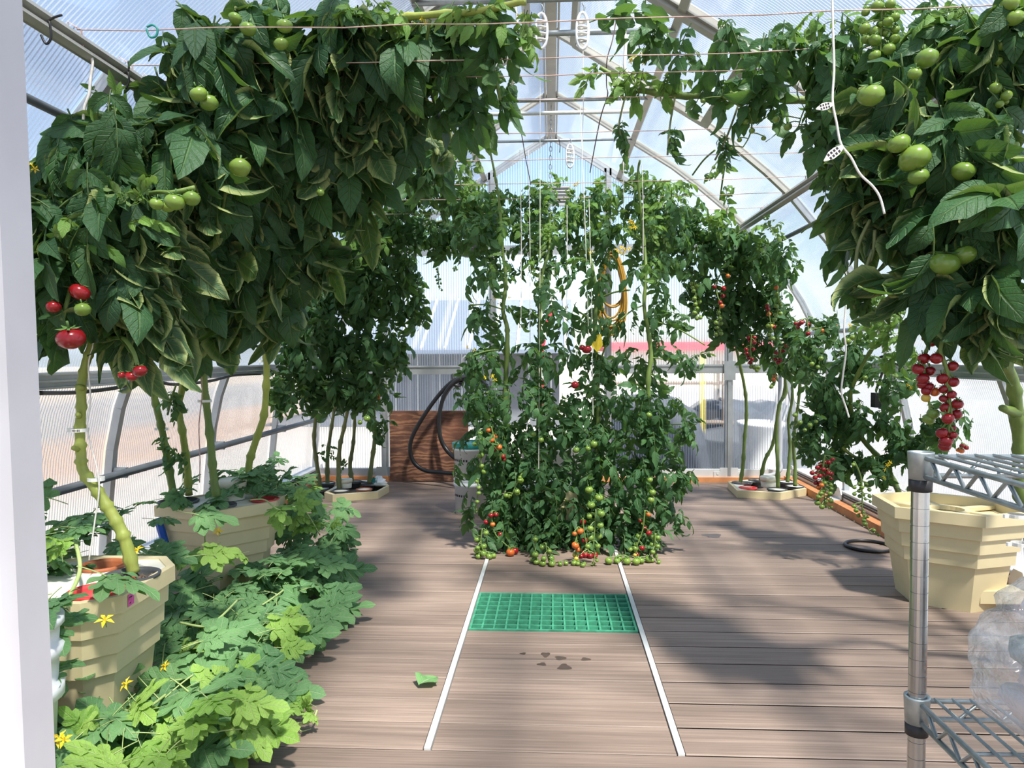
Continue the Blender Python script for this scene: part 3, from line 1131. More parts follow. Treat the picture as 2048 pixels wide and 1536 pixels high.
# crumpled bag and white tag by the far left lid
p = atZ(758, 966, .053)
mb = MB()
for i in range(7):
    for k in range(12):
        an, ph = 2 * math.pi * k / 12, math.pi * i / 12
        rr = .055 * (1 + random.uniform(-.22, .22))
        mb.v.append((p[0] + rr * math.cos(ph) * math.cos(an), p[1] + rr * math.cos(ph) * math.sin(an), .053 + .05 * math.sin(ph) * random.uniform(.8, 1.2)))
for i in range(6):
    for k in range(12):
        mb.f.append((i * 12 + k, i * 12 + (k + 1) % 12, (i + 1) * 12 + (k + 1) % 12, (i + 1) * 12 + k))
mb.mi = [0] * len(mb.f)
bgt = thing('plastic_bag', 'small crumpled white and teal bag on the lid near the plywood', 'bag', p)
part('film', mb, MAT['white_plastic'], bgt)
part('print', MB().add([(p[0] - .05, p[1] - .045, .07), (p[0] - .02, p[1] - .058, .06), (p[0] - .012, p[1] - .056, .10), (p[0] - .035, p[1] - .04, .105)], [(0, 1, 2, 3)]), MAT['teal'], bgt)
p = atZ(710, 995, .0)
solo('plant_tag', MB().box((p[0] - .035, p[1] - .01, .0), (p[0] + .035, p[1] + .012, .012)), MAT['white_plastic'], 'white plastic tag lying in front of the lid near the plywood', 'tag')
# cable loop in front of the far right lid
p = atZ(1505, 990, .004)
pts = [(p[0] + .045 * math.cos(k * .55) + .004 * k, p[1] + .03 * math.sin(k * .55), .006 + .02 * abs(math.sin(k * .27))) for k in range(12)] + [(p[0] + .10, p[1] - .02, .006), (p[0] + .3, p[1] - .05, .006)]
solo('cable', MB().tube(spline(pts, 3), .004, 6), MAT['black'], 'thin black cable looped in front of the far right lid', 'cable', smooth=True)
# black ring of tubing by the right planter
p = atZ(1738, 1093, .006)
solo('tube_ring', MB().tube([(p[0] + .115 * math.cos(2 * math.pi * k / 40), p[1] + .115 * math.sin(2 * math.pi * k / 40), .009) for k in range(40)], .009, 8, closed=True), MAT['black'],
     'black tubing ring lying on the deck against the empty cream planter', 'tube', smooth=True)

# ------------------------------------------------------------------ buckets
c = (-.515, 4.80)


def bucket(label, c, z, r0, r1, h, lid=None, marks=False):
    t = thing('bucket', label, 'bucket', (c[0], c[1], z))
    part('shell', MB().lathe((c[0], c[1], z), [(.001, .004), (r0, 0), (r0 + (r1 - r0) * .8, h * .8), (r1 * 1.05, h * .81), (r1 * 1.06, h * .90), (r1, h * .905), (r1 * 1.04, h * .97), (r1 * 1.05, h), (r1 * .96, h), (r0 * .95, .01), (.001, .01)], 28), MAT['white_plastic'], t, True)
    if lid:
        part('lid', MB().lathe((c[0], c[1], z + h), [(r1 * 1.07, -.025), (r1 * 1.09, -.02), (r1 * 1.09, .006), (r1 * 1.0, .008), (r1 * .98, .002), (.001, .002)], 28), MAT[lid], t, True)
    if marks:
        for k in range(7):
            an = -2.75 + k * .16
            rr = r0 + (r1 - r0) * .55 + .0015
            e = .045
            vs = []
            for da, dz in ((-e, 0), (e, 0), (e, .014), (-e, .014)):
                vs.append((c[0] + rr * math.cos(an + da), c[1] + rr * math.sin(an + da), z + h * .52 + dz))
            part('mark', MB().add(vs, [(0, 1, 2, 3)]), MAT['ink'], t)
    return t


bucket('lower white bucket of the stack beside the central tomato column', c, .0, .112, .118, .225, None, True)
bucket('upper white bucket with teal lid beside the central tomato column', c, .226, .112, .120, .225, 'teal', True)
nb = thing('bucket', 'white bucket with a wire handle just behind the door jamb', 'bucket', (-1.13, 1.58, 0))
cb = (-1.215, 1.58)
part('shell', MB().lathe((cb[0], cb[1], 0), [(.001, .003), (.085, 0), (.098, .25), (.112, .255), (.113, .285), (.100, .29), (.103, .345), (.116, .35), (.117, .375), (.104, .38), (.106, .415), (.115, .418), (.115, .435), (.001, .437)], 28), MAT['white_plastic'], nb, True)
part('handle', MB().tube(spline([(cb[0] + .11, cb[1] - .02, .27), (cb[0] + .135, cb[1] - .05, .25), (cb[0] + .15, cb[1] - .09, .19), (cb[0] + .12, cb[1] - .12, .14), (cb[0] + .03, cb[1] - .14, .13)], 4), .004, 6), MAT['grey_box'], nb, True)
tb = thing('bin', 'white plastic bin glimpsed behind the central tomato column', 'bin', (.0, 4.75, 0))
part('shell', MB().lathe((.0, 4.75, 0), [(.001, .004), (.17, 0), (.2, .42), (.215, .43), (.215, .46), (.18, .46), (.16, .02), (.001, .02)], 24), MAT['white_plastic'], tb, True)

# ------------------------------------------------------------------ plywood, hoses
solo('plywood_board', MB().box((-1.305, 5.945, .012), (-.67, 5.963, .575)), MAT['plywood'], 'reddish brown plywood sheet leaning against the gable wall', 'board')
hg = thing('hose_hanger', 'grey tube hanger with two black hooks on the gable wall rail', 'hanger', atY(942, 757, 5.98))
mb = MB()
mb.tube(spline([atY(919, 760, 5.96), atY(924, 728, 5.95), atY(930, 714, 5.94), atY(945, 712, 5.94), atY(960, 715, 5.94), atY(963, 728, 5.95), atY(961, 760, 5.96)], 4), .011, 8)
part('frame', mb, MAT['grey_box'], hg, True)
for px in (910, 955):
    part('hook', MB().tube(spline([atY(px - 4, 750, 5.90), atY(px - 3, 760, 5.86), atY(px + 2, 771, 5.80), atY(px + 10, 770, 5.83), atY(px + 14, 762, 5.9)], 4), .016, 8), MAT['blackplastic'], hg, True)
    part('hook_arm', MB().tube([atY(px + 8, 752, 5.97), atY(px + 2, 760, 5.86)], .012, 8), MAT['grey_box'], hg, True)
hs = thing('hose', 'thick black hose looped over the hanger and behind the buckets', 'hose', atZ(860, 962, .03))
for nm, pts in (('loop', [(945, 751, 5.84), (925, 754, 5.84), (905, 763, 5.83), (882, 785, 5.83), (852, 825, 5.83), (826, 870, 5.83), (820, 900, 5.83), (829, 926, 5.83), (851, 941, 5.8), (885, 945, 5.72), (925, 948, 5.6), (960, 946, 5.5)]),
                ('loop', [(945, 753, 5.80), (922, 757, 5.80), (903, 770, 5.80), (888, 792, 5.80), (879, 830, 5.80), (880, 872, 5.80), (891, 896, 5.8), (908, 914, 5.74), (930, 925, 5.6), (960, 935, 5.5)]),
                ('loop', [(945, 755, 5.87), (920, 760, 5.87), (900, 775, 5.87), (884, 805, 5.87), (877, 845, 5.87), (883, 882, 5.87), (900, 908, 5.8), (930, 930, 5.65)]),
                ('loop', [(930, 752, 5.85), (950, 752, 5.85), (965, 763, 5.85), (978, 783, 5.85), (986, 830, 5.85), (984, 880, 5.8), (975, 920, 5.7)])):
    part(nm, MB().tube(spline([atY(*q) for q in pts], 5), .0165, 10), MAT['black'], hs, True)
yh = thing('cord_coil', 'coil of yellow hose hanging on the right doorway post', 'hose', (.46, 5.95, 1.2))
for k in range(13):
    cx, cz = .465 + random.uniform(-.012, .012), 1.52 + random.uniform(-.02, .02)
    rx, rz = .085 + random.uniform(-.01, .02), .26 + random.uniform(-.05, .06)
    pts = [(cx + rx * math.sin(a) * (1 - .25 * math.cos(a)), 5.93 - .006 * k, cz + .28 - rz + rz * math.cos(a)) for a in np.linspace(0, 2 * math.pi, 28, endpoint=False)]
    part('loop', MB().tube(pts, .009, 6, closed=True), MAT['yellow_hose'], yh, True)
part('hook', MB().tube([(.465, 6.01, 1.80), (.465, 5.87, 1.80), (.465, 5.86, 1.83)], .008, 6), MAT['galv'], yh, True)
rb = thing('ribbon', 'red and white marking ribbon hanging in the doorway', 'ribbon', (-.09, 6.05, .6))
rp_ = [atY(q[0], q[1], 6.05) for q in ((1108, 520), (1105, 610), (1098, 640), (1090, 652), (1087, 680), (1083, 700), (1085, 730), (1082, 760), (1086, 800), (1083, 822), (1084, 900), (1080, 945))]
for i in range(len(rp_) - 1):
    a, b = rp_[i], rp_[i + 1]
    m = MAT['ribbon'] if i % 3 != 0 else MAT['white_plastic']
    wx = .02
    part('strip', MB().add([a + (-wx, 0, 0), a + (wx, 0, 0), b + (wx, 0, 0), b + (-wx, 0, 0), a + (-wx, .002, 0), a + (wx, .002, 0), b + (wx, .002, 0), b + (-wx, .002, 0)], [(0, 1, 2, 3), (7, 6, 5, 4), (0, 3, 7, 4), (1, 5, 6, 2)]), m, rb)
vf = thing('vent_louvre', 'grey louvred vent high on the gable wall under the ridge', 'vent', atY(1115, 405, 6.0))
v0, v1 = atY(1088, 412, 6.0), atY(1142, 372, 6.0)
mb = MB()
mb.ringwall([(v0[0], v0[2]), (v1[0], v0[2]), (v1[0], v1[2]), (v0[0], v1[2])], [(v0[0] + .02, v0[2] + .02), (v1[0] - .02, v0[2] + .02), (v1[0] - .02, v1[2] - .02), (v0[0] + .02, v1[2] - .02)], 5.99, 6.03)
mb.v = [(q[0], q[2], q[1]) for q in mb.v]
part('frame', mb, MAT['grey_box'], vf)
for k in range(5):
    z = v0[2] + .03 + (v1[2] - v0[2] - .05) * k / 4
    part('slat', MB().bar((v0[0] + .015, 6.0, z), (v1[0] - .015, 6.0, z), .035, .006, up=(0, .5, .8)), MAT['grey_box'], vf)
p = atY(942, 500, 5.96)
solo('control_box', MB().box((p[0] - .055, 5.93, p[2] - .055), (p[0] + .055, 5.998, p[2] + .055), bev=.01), MAT['blackplastic'], 'small black box mounted on the doorway header', 'box')
p = atY(1772, 800, 3.75)
pb_ = thing('pump_box', 'grey outlet box among leaves on the right wall', 'box', (p[0], 3.75, p[2] - .06))
part('shell', MB().box((p[0] - .02, 3.72, p[2] - .045), (p[0] + .055, 3.80, p[2] + .045), bev=.012), MAT['grey_box'], pb_)
part('plug', MB().box((p[0] - .065, 3.71, p[2] - .035), (p[0] - .022, 3.78, p[2] + .035), bev=.01), MAT['blackplastic'], pb_)
part('cord', MB().tube(spline([(p[0] - .06, 3.72, p[2] + .05), (p[0] - .02, 3.72, p[2] + .16), (p[0] + .05, 3.76, p[2] + .20), (1.62, 3.8, 1.0), (1.75, 3.85, .95)], 4), .006, 6), MAT['black'], pb_, True)

# pipes and cables on the left wall
lp = thing('irrigation_pipe', 'dark grey pipe running low along the left wall', 'pipe', (-1.84, 4.0, .5))
part('pipe', MB().tube([(-1.84, 2.02, .52), (-1.84, 6.0, .52)], .017, 10), MAT['grey_pipe'], lp, True)
part('coupling', MB().tube([(-1.84, 2.05, .52), (-1.84, 2.17, .52)], .021, 10), MAT['grey_pipe'], lp, True)
for y in ARCH[3:]:
    part('clip', MB().bar((-1.92, y, .52), (-1.835, y, .52), .02, .045), MAT['galv'], lp)
for lab, pts in (('black hose sagging under the left wall rail', [(72, 786, 2.0), (150, 785, 2.35), (230, 776, 2.65), (300, 762, 2.95), (350, 769, 3.15), (420, 762, 3.5), (470, 750, 3.85), (520, 748, 4.3)]),
                 ('thin black cable along the tube above the left wall rail', [(70, 652, 2.02), (140, 672, 2.3), (300, 680, 2.9), (410, 688, 3.4), (460, 697, 3.8), (520, 692, 4.3)])):
    pp = []
    for q in pts:
        P_ = atY(*q)
        P_[0] = max(P_[0], -wall_x(P_[2]) + .03)
        pp.append(P_)
    solo('cable', MB().tube(spline(pp, 5), .0075, 6), MAT['black'], lab, 'cable', smooth=True)
cp = atZ(1590, 962, .06)
solo('conduit', MB().tube(spline([(1.77, 5.93, 1.0), (1.77, 5.93, .45), (1.77, 5.93, .22), (1.77, 5.90, .12), (1.70, 5.88, .08), (1.62, 5.87, .075)], 5), .016, 8), MAT['grey_box'], 'bent grey conduit in the far right corner', 'pipe', smooth=True)

# ------------------------------------------------------------------ wire shelving
SX, SY = atY(1842, 905, 1.15)[0], 1.15
sv = thing('wire_shelf', 'chrome wire shelving unit with grooved posts at the right', 'shelf', (SX, SY, 0))
SXR, SYN = SX + .92, SY - .46
for (x, y) in ((SX, SY), (SX, SYN), (SXR, SY), (SXR, SYN)):
    mb = MB()
    r = .0127
    prof = [(r, 0.0)]
    z = .0
    while z < atY(1842, 922, SY)[2] - .012:
        z += .0254
        prof += [(r, z - .0012), (r * .93, z - .0009), (r * .93, z), (r, z + .0003)]
    prof += [(.001, z + .001)]
    mb.lathe((x, y, 0), prof, 20)
    part('post', mb, MAT['chrome'] if 'chrome' in MAT else MAT.setdefault('chrome', plain('worn_chrome', (.46, .47, .47), .22, 1.0, .1, 20)), sv)
MAT['wire'] = plain('dull_wire', (.40, .45, .46), .42, .8, .2, 40)
z_up = [atY(1842, 922, SY)[2] - .006, atY(1840, 1412, SY)[2] - .004]
for zi_, zs in enumerate(z_up):
    for (x, y) in ((SX, SY), (SX, SYN), (SXR, SY), (SXR, SYN)):
        part('collar', MB().lathe((x, y, zs - .022), [(.0132, 0), (.0165, .001), (.0185, .040), (.0185, .042), (.0145, .042), (.0132, .038)], 20), MAT['wire'], sv, True)
        part('clip', MB().lathe((x, y, zs - .040), [(.0132, 0), (.0162, .001), (.0166, .018), (.0132, .019)], 20), MAT['blackplastic'], sv, True)
    # truss edges
    for (a, b) in (((SX, SY), (SX, SYN)), ((SXR, SY), (SXR, SYN)), ((SX, SY), (SXR, SY)), ((SX, SYN), (SXR, SYN))):
        A, B = np.array([*a, 0.0]), np.array([*b, 0.0])
        L = np.linalg.norm(B - A)
        u = (B - A) / L
        A2, B2 = A + u * .014, B - u * .014
        hi, lo = np.array([0, 0, zs + .012]), np.array([0, 0, zs - .016])
        part('edge_wire', MB().tube([A2 + hi, B2 + hi], .0040, 8), MAT['wire'], sv, True)
        part('edge_wire', MB().tube([A2 + lo, B2 + lo], .0040, 8), MAT['wire'], sv, True)
        k = int(round((L - .05) / .032))
        pts = [A2 + u * (.016 + (L - .06) * i / k) + (hi if i % 2 == 0 else lo) for i in range(k + 1)]
        part('zigzag_wire', MB().tube(pts, .0032, 6), MAT['wire'], sv, True)
    k = int((SXR - SX) / .026)
    for i in range(1, k):
        x = SX + (SXR - SX) * i / k
        part('shelf_wire', MB().tube([(x, SY, zs + .015), (x, SYN, zs + .015)], .0025, 6), MAT['wire'], sv)
    for yy in (SY - .15, SY - .31):
        part('cross_wire', MB().tube([(SX, yy, zs + .011), (SXR, yy, zs + .011)], .0028, 6), MAT['wire'], sv)

# bag of growing sponges on the lower shelf
zs = z_up[1] + .0175
bgc = np.array([SX + .150, SY - .165])
bag = thing('clear_bag', 'clear plastic bag of white and grey blocks on the lower wire shelf', 'bag', (bgc[0], bgc[1], zs))


def blob(c, rx, ry, rz, nse=.12, seed=1, n=20, m=12, fn=None):
    rg = random.Random(seed)
    ph = [rg.uniform(0, 6.28) for _ in range(6)]
    mb = MB()
    for i in range(m + 1):
        th = math.pi * i / m
        for k in range(n):
            an = 2 * math.pi * k / n
            q = 1 + nse * (math.sin(2 * an + ph[0] + 3 * th) + .6 * math.sin(5 * an + ph[1] - 4 * th) + .5 * math.sin(7 * th + ph[2] + an))
            if fn:
                q *= fn(th, an)
            mb.v.append((c[0] + rx * q * math.sin(th) * math.cos(an), c[1] + ry * q * math.sin(th) * math.sin(an), c[2] + rz * (1 + nse * .4 * math.sin(3 * an + ph[3])) * math.cos(th)))
    for i in range(m):
        for k in range(n):
            mb.f.append((i * n + k, i * n + (k + 1) % n, (i + 1) * n + (k + 1) % n, (i + 1) * n + k))
    mb.mi = [0] * len(mb.f)
    return mb


bh = .135
part('film', blob((bgc[0], bgc[1], zs + bh * .88), .150, .13, bh * .88, .05, 4, 72, 46, lambda th, an: 1 - .13 * math.exp(-((th - 1.12) / .12) ** 2) + .022 * math.sin(11 * an + 6 * th) + .014 * math.sin(17 * an - 9 * th) + .012 * math.sin(23 * th + 5 * an)), MAT['bag'], bag, True)
MAT['sponge_w'] = plain('white_block', (.78, .72, .72), .8, 0, .1, 30, .3)
MAT['sponge_g'] = plain('grey_green_block', (.24, .31, .28), .9, 0, .5, 60, .6)
for (dx, dy, dz, rx, ry, rz, m, sd) in ((-.01, -.01, .115, .115, .05, .040, 'sponge_w', 1), (-.055, .0, .075, .075, .06, .035, 'sponge_w', 2), (-.075, -.02, .185, .055, .06, .030, 'sponge_g', 3), (.05, -.03, .165, .06, .05, .03, 'sponge_g', 4), (-.02, .01, .235, .075, .06, .045, 'sponge_w', 5), (-.02, -.02, .050, .075, .06, .018, 'sponge_g', 6)):
    blk = blob((bgc[0] + dx, bgc[1] + dy, zs + dz * .72), rx * .85, ry * .9, rz * .8, .07, sd, 18, 10)
    ang = random.uniform(-.5, .5)
    blk.v = [(v[0], v[1], v[2] - (v[0] - bgc[0] - dx) * .3) for v in blk.v]
    o = solo('foam_block', blk, MAT[m], ['pink white block lying across the middle of the clear bag', 'white block low at the left in the clear bag', 'mottled grey green block at the left waist of the clear bag', 'grey green block at the right of the clear bag', 'pale block at the top of the clear bag', 'grey block at the bottom of the clear bag'][sd - 1], 'block', smooth=True)

# ------------------------------------------------------------------ leaves


def leaflet(L, W, roll=0.0, droop=.5, serr=.08, shape='tom', nu=4, nv=7, ripple=.03, seed=0):
    """blade along +Y with its base at the origin"""
    rg = np.random.default_rng(seed)
    ph = rg.uniform(0, 6.28, 3)
    vv = np.linspace(0, 1, nv + 1)
    if shape == 'tom':
        wd = np.sin(np.pi * np.clip(vv, 0, 1) ** .72) ** .85
        wd = np.where(vv > .5, wd * (1 - .15 * (vv - .5)), wd)
    else:                       # round ended lobe with a broad base
        wd = (.42 + .58 * np.sin(np.pi * np.minimum(vv * .62 + .02, 1))) * np.sqrt(np.clip(1 - vv ** 5.5, 0, 1))
    wd = wd * (1 + serr * np.where(np.arange(nv + 1) % 2 == 0, 1, -1) * (vv > .1) * (vv < .95))
    wd[-1] = .02
    wd[0] = max(wd[0], .05)
    V, UV = [], []
    y = z = 0.0
    for i, v in enumerate(vv):
        if i:
            a = droop * (vv[i - 1] + v) / 2
            y += L / nv * math.cos(a)
            z -= L / nv * math.sin(a)
        hw = W / 2 * wd[i]
        rl = roll * (.5 + .5 * math.sin(ph[0] + 3 * v)) if roll > 1.2 else roll
        for k in range(nu + 1):
            u = -1 + 2 * k / nu
            if abs(rl) > 1e-3:
                x = hw * math.sin(u * rl) / rl
                dz = hw * (1 - math.cos(u * rl)) / rl
            else:
                x, dz = hw * u, 0
            dz += ripple * W * abs(u) * math.sin(9 * v + ph[1] + (1.5 if u > 0 else 0)) - .05 * W * (1 - abs(u)) * 0
            a = droop * v
            V.append((x, y + dz * math.sin(a), z + dz * math.cos(a)))
            UV.append((.5 + .5 * u, v))
    Fc = []
    for i in range(nv):
        for k in range(nu):
            q = i * (nu + 1) + k
            Fc.append((q, q + 1, q + nu + 2, q + nu + 1))
    return np.array(V), np.array(Fc), np.array(UV)


def rot_z(V, a):
    c, s = math.cos(a), math.sin(a)
    return np.stack([V[:, 0] * c - V[:, 1] * s, V[:, 0] * s + V[:, 1] * c, V[:, 2]], 1)


def rot_x(V, a):
    c, s = math.cos(a), math.sin(a)
    return np.stack([V[:, 0], V[:, 1] * c - V[:, 2] * s, V[:, 1] * s + V[:, 2] * c], 1)


def rot_y(V, a):
    c, s = math.cos(a), math.sin(a)
    return np.stack([V[:, 0] * c + V[:, 2] * s, V[:, 1], -V[:, 0] * s + V[:, 2] * c], 1)


class Leaf:
    def __init__(self):
        self.V, self.F, self.UV, self.M, self.nv = [], [], [], [], 0

    def add(self, V, Fc, UV, mi=0):
        self.V.append(V)
        self.F.append(Fc + self.nv)
        self.UV.append(UV)
        self.M.append(np.full(len(Fc), mi))
        self.nv += len(V)

    def stalk(self, pts, r):
        mb = MB().tube(pts, r, 3, cap=False)
        V = np.array(mb.v)
        self.add(V, np.array(mb.f), np.full((len(V), 2), .5), 1)

    def end(self):
        self.V, self.F, self.UV, self.M = np.concatenate(self.V), np.concatenate(self.F), np.concatenate(self.UV), np.concatenate(self.M)
        return self


def rachis(L, droop, n=8):
    P = [np.zeros(3)]
    for i in range(n):
        a = droop * (i + .5) / n
        P.append(P[-1] + np.array([0, math.cos(a), -math.sin(a)]) * L / n)
    return P


def tomato_leaf(seed, broad=False, fine=True):
    """compound leaf of unit length"""
    rg = np.random.default_rng(seed)
    lf = Leaf()
    dr = rg.uniform(.5, 1.3)
    R = rachis(.72, dr)
    lf.stalk(R[1:], [.010, .010, .009, .008, .008, .007, .006, .005])
    big = 1.42 if broad else 1.0
    wb = 1.30 if broad else 1.0
    nu, nv = (4, 7) if fine else (2, 5)

    def put(t, ang, L, W, sd):
        k = min(int(t * 8), 7)
        f = t * 8 - k
        p = R[k] * (1 - f) + R[k + 1] * f
        roll = rg.uniform(.9, 2.0) if broad and rg.random() < .6 else rg.uniform(-.5, .8)
        V, Fc, UV = leaflet(L, W, roll, rg.uniform(.2, 1.3) if not broad else rg.uniform(.3, 1.6), .09 if not broad else .05, 'tom', (6 if broad and fine else nu), nv, .05, sd)
        V = rot_y(V, rg.uniform(-.5, .5))
        V = rot_x(V, -dr * t * .9 + rg.uniform(-.35, .2))
        V = rot_z(V, ang)
        lf.add(V + p, Fc, UV)
    put(.98, rg.uniform(-.25, .25), .40 * big, (.23 if broad else .195) * wb, seed * 31 + 1)
    for j, (t, L) in enumerate(((.82, .31), (.52, .33), (.24, .22))):
        for s in (-1, 1):
            put(t + rg.uniform(-.04, .04), s * (rg.uniform(.45, .95) if broad else rg.uniform(.75, 1.25)), L * big * rg.uniform(.85, 1.15), L * (.56 if broad else .47) * wb * rg.uniform(.9, 1.1), seed * 31 + 2 + j * 2 + (s > 0))
    for t in (.66, .38):
        for s in (-1, 1):
            if rg.random() < .6 and not broad:
                put(t, s * 1.3, .11, .075, seed * 31 + 11)
    return lf.end()


def melon_leaf(seed):
    rg = np.random.default_rng(seed)
    lf = Leaf()
    R = rachis(.40, .25, 4)
    lf.stalk(R, [.009, .009, .009, .010, .011])
    base = R[-1]
    cup = rg.uniform(-.25, .1)

    def lobe(p, ang, L, W, sd, tilt=0.0):
        V, Fc, UV = leaflet(L, W, rg.uniform(.0, .45), rg.uniform(.1, .8), .03, 'lobe', 4, 6, .06, sd)
        V = rot_x(V, tilt)
        V = rot_z(V, ang)
        lf.add(V + p, Fc, UV)
    # midrib lobe and its side lobes
    sp = [base + np.array([0, y, -.12 * y * y]) for y in (0, .14, .30, .44)]
    lobe(sp[2], rg.uniform(-.1, .1), .44, .21, seed * 17, -.1)
    lobe(sp[0], 0.0, .56, .15, seed * 17 + 9, -.05)
    for j, (k, L, W, a) in enumerate(((0, .46, .205, 1.12), (1, .35, .175, .95), (2, .25, .14, .80))):
        for s in (-1, 1):
            q = rg.uniform(.88, 1.12)
            ang = s * a * rg.uniform(.88, 1.1)
            lobe(sp[k] + np.array([0, 0, .004 * j]), ang, L * q, W * q, seed * 17 + 1 + j * 2 + (s > 0), cup)
            if k == 0:      # forked basal lobes
                mid = sp[0] + np.array([-math.sin(ang) * L * .45, math.cos(ang) * L * .45, .003])
                lobe(mid, ang + s * .85, L * .42, W * .62, seed * 17 + 20 + (s > 0), cup)
                lobe(mid, ang - s * .75, L * .40, W * .58, seed * 17 + 22 + (s > 0), cup)
    for s in (-1, 1):
        lobe(sp[0], s * 2.05, .24, .15, seed * 17 + 30 + (s > 0), cup)
    return lf.end()


def leaf_mesh(lf, m, stalk, name='leaf'):
    me = bpy.data.meshes.new(name)
    me.from_pydata([tuple(v) for v in lf.V], [], [tuple(int(i) for i in f) for f in lf.F])
    uvl = me.uv_layers.new(name='UVMap')
    li = np.empty(len(me.loops), dtype=np.int32)
    me.loops.foreach_get('vertex_index', li)
    uvl.data.foreach_set('uv', lf.UV[li].astype(np.float32).ravel())
    me.materials.append(m)
    me.materials.append(stalk)
    me.polygons.foreach_set('material_index', lf.M.astype(np.int32))
    me.polygons.foreach_set('use_smooth', [True] * len(me.polygons))
    me.update()
    return me


def joined_leaves(name, parent, items, m, stalk):
    """items: list of (Leaf, 3x3, position)"""
    Vs, Fs, UVs, Ms, Rn = [], [], [], [], []
    n = 0
    off = root_loc(parent)
    for lf, A, p in items:
        Vs.append(lf.V @ A.T + (p - off))
        Fs.append(lf.F + n)
        UVs.append(lf.UV)
        Ms.append(lf.M)
        Rn.append(np.full(len(lf.V), RNG.random()))
        n += len(lf.V)
    V, Fc, UV, Mi, Rn = np.concatenate(Vs), np.concatenate(Fs), np.concatenate(UVs), np.concatenate(Ms), np.concatenate(Rn)
    me = bpy.data.meshes.new(name)
    me.vertices.add(len(V))
    me.vertices.foreach_set('co', V.astype(np.float32).ravel())
    me.loops.add(len(Fc) * 4)
    me.loops.foreach_set('vertex_index', Fc.astype(np.int32).ravel())
    me.polygons.add(len(Fc))
    me.polygons.foreach_set('loop_start', np.arange(len(Fc), dtype=np.int32) * 4)
    me.polygons.foreach_set('loop_total', np.full(len(Fc), 4, dtype=np.int32))
    me.update(calc_edges=True)
    uvl = me.uv_layers.new(name='UVMap')
    uvl.data.foreach_set('uv', UV[Fc.ravel()].astype(np.float32).ravel())
    at = me.attributes.new('rnd', 'FLOAT', 'POINT')
    at.data.foreach_set('value', Rn.astype(np.float32))
    me.materials.append(m)
    me.materials.append(stalk)
    me.polygons.foreach_set('material_index', Mi.astype(np.int32))
    me.polygons.foreach_set('use_smooth', np.ones(len(Fc), dtype=bool))
    me.validate()
    o = bpy.data.objects.new(name, me)
    link(o, parent)
    o['kind'] = 'stuff'
    return o


BROAD = [tomato_leaf(i + 1, True) for i in range(9)]
FINE = [tomato_leaf(i + 40, False) for i in range(9)]
LOWP = [tomato_leaf(i + 70, False, False) for i in range(8)]
LOWB = [tomato_leaf(i + 90, True, False) for i in range(8)]
MELON = [melon_leaf(i + 3) for i in range(9)]
VAR = {'broad': (BROAD, LOWB, 'leaf_big'), 'fine': (FINE, LOWP, 'leaf'), 'young': (FINE, LOWP, 'leaf_young'), 'melon': (MELON, MELON, 'melon'), 'melon_young': (MELON, MELON, 'melon_young')}
LM = {}
for k, (a, b, m) in VAR.items():
    LM[k] = [leaf_mesh(x, MAT[m], MAT['vine'] if 'melon' in k else MAT['petiole']) for x in a]


def frame_from(y, z):
    y = y / np.linalg.norm(y)
    z = z - y * z.dot(y)
    L = np.linalg.norm(z)
    z = z / L if L > 1e-5 else np.array([0, 0, 1.0])
    x = np.cross(y, z)
    return np.stack([x, y, z], 1)


def unit(v):
    return v / (np.linalg.norm(v) + 1e-9)


def grow(plant, blobs, kind, size, n_obj, droop=.8, keep=None, sub=None, face=0.0):
    """blobs: (px, py, Y, rx_px, ry_px, depth_m, n). Leaves hang outwards from each clump."""
    items = []
    for (px, py, Y, rx, ry, dm, n) in blobs:
        c = atY(px, py, Y)
        R = np.array([rx * Y / F, dm, ry * Y / F])
        for _ in range(int(n)):
            d = RNG.normal(size=3)
            d /= np.linalg.norm(d)
            p = c + d * R * RNG.random() ** .42
            out = unit(d * np.array([1, 1.1, .5]))
            up_ = max(0.0, d[2])
            y = out * (.75 + .5 * up_) + np.array([0, 0, -droop * (1 - .9 * up_)]) + RNG.normal(size=3) * .38
            z = np.array([0, 0, .75]) + out * .75 + RNG.normal(size=3) * .35 + np.array([0, -face, 0])
            A = frame_from(y, z)
            sc = size * RNG.uniform(.65, 1.2)
            b = p - A[:, 1] * sc * .55
            tip = p + A[:, 1] * sc * .5
            if min(b[2], tip[2]) < .03:
                b[2] += .03 - min(b[2], tip[2])
            lim = max(.2, min(wall_x(max(0, min(2.7, b[2]))), wall_x(max(0, min(2.7, tip[2])))) - .03)
            m = max(abs(b[0]), abs(tip[0]), abs(p[0]))
            if m > lim:
                b[0] -= math.copysign(m - lim, p[0])
            if keep and not keep(b):
                continue
            if b[1] > YB - .12:
                b[1] = YB - .12 - RNG.random() * .15
            depth = np.linalg.norm(b - CAM) - .35 * (d @ unit(CAM - c)) * R.max()
            items.append((depth, A * sc, b, sc))
    items.sort(key=lambda q: q[0])
    full, low, _ = VAR[kind]
    near = set(range(min(n_obj, len(items))))
    rest = []
    rl = root_loc(plant)
    for i, (dp, A, b, sc) in enumerate(items):
        if i in near:
            o = bpy.data.objects.new('leaf', LM[kind][int(RNG.integers(len(full)))])
            q = Matrix([list(r / sc) for r in A]).to_quaternion()
            o.rotation_mode = 'QUATERNION'
            o.rotation_quaternion = q
            o.location = tuple(b - rl)
            o.scale = (sc, sc, sc)
            link(o, plant)
        else:
            lf = full if dp < 3.2 else low
            rest.append((lf[int(RNG.integers(len(lf)))], A, b))
    if rest:
        joined_leaves('foliage', plant, rest, MAT[VAR[kind][2]], MAT['vine'] if 'melon' in kind else MAT['petiole'])


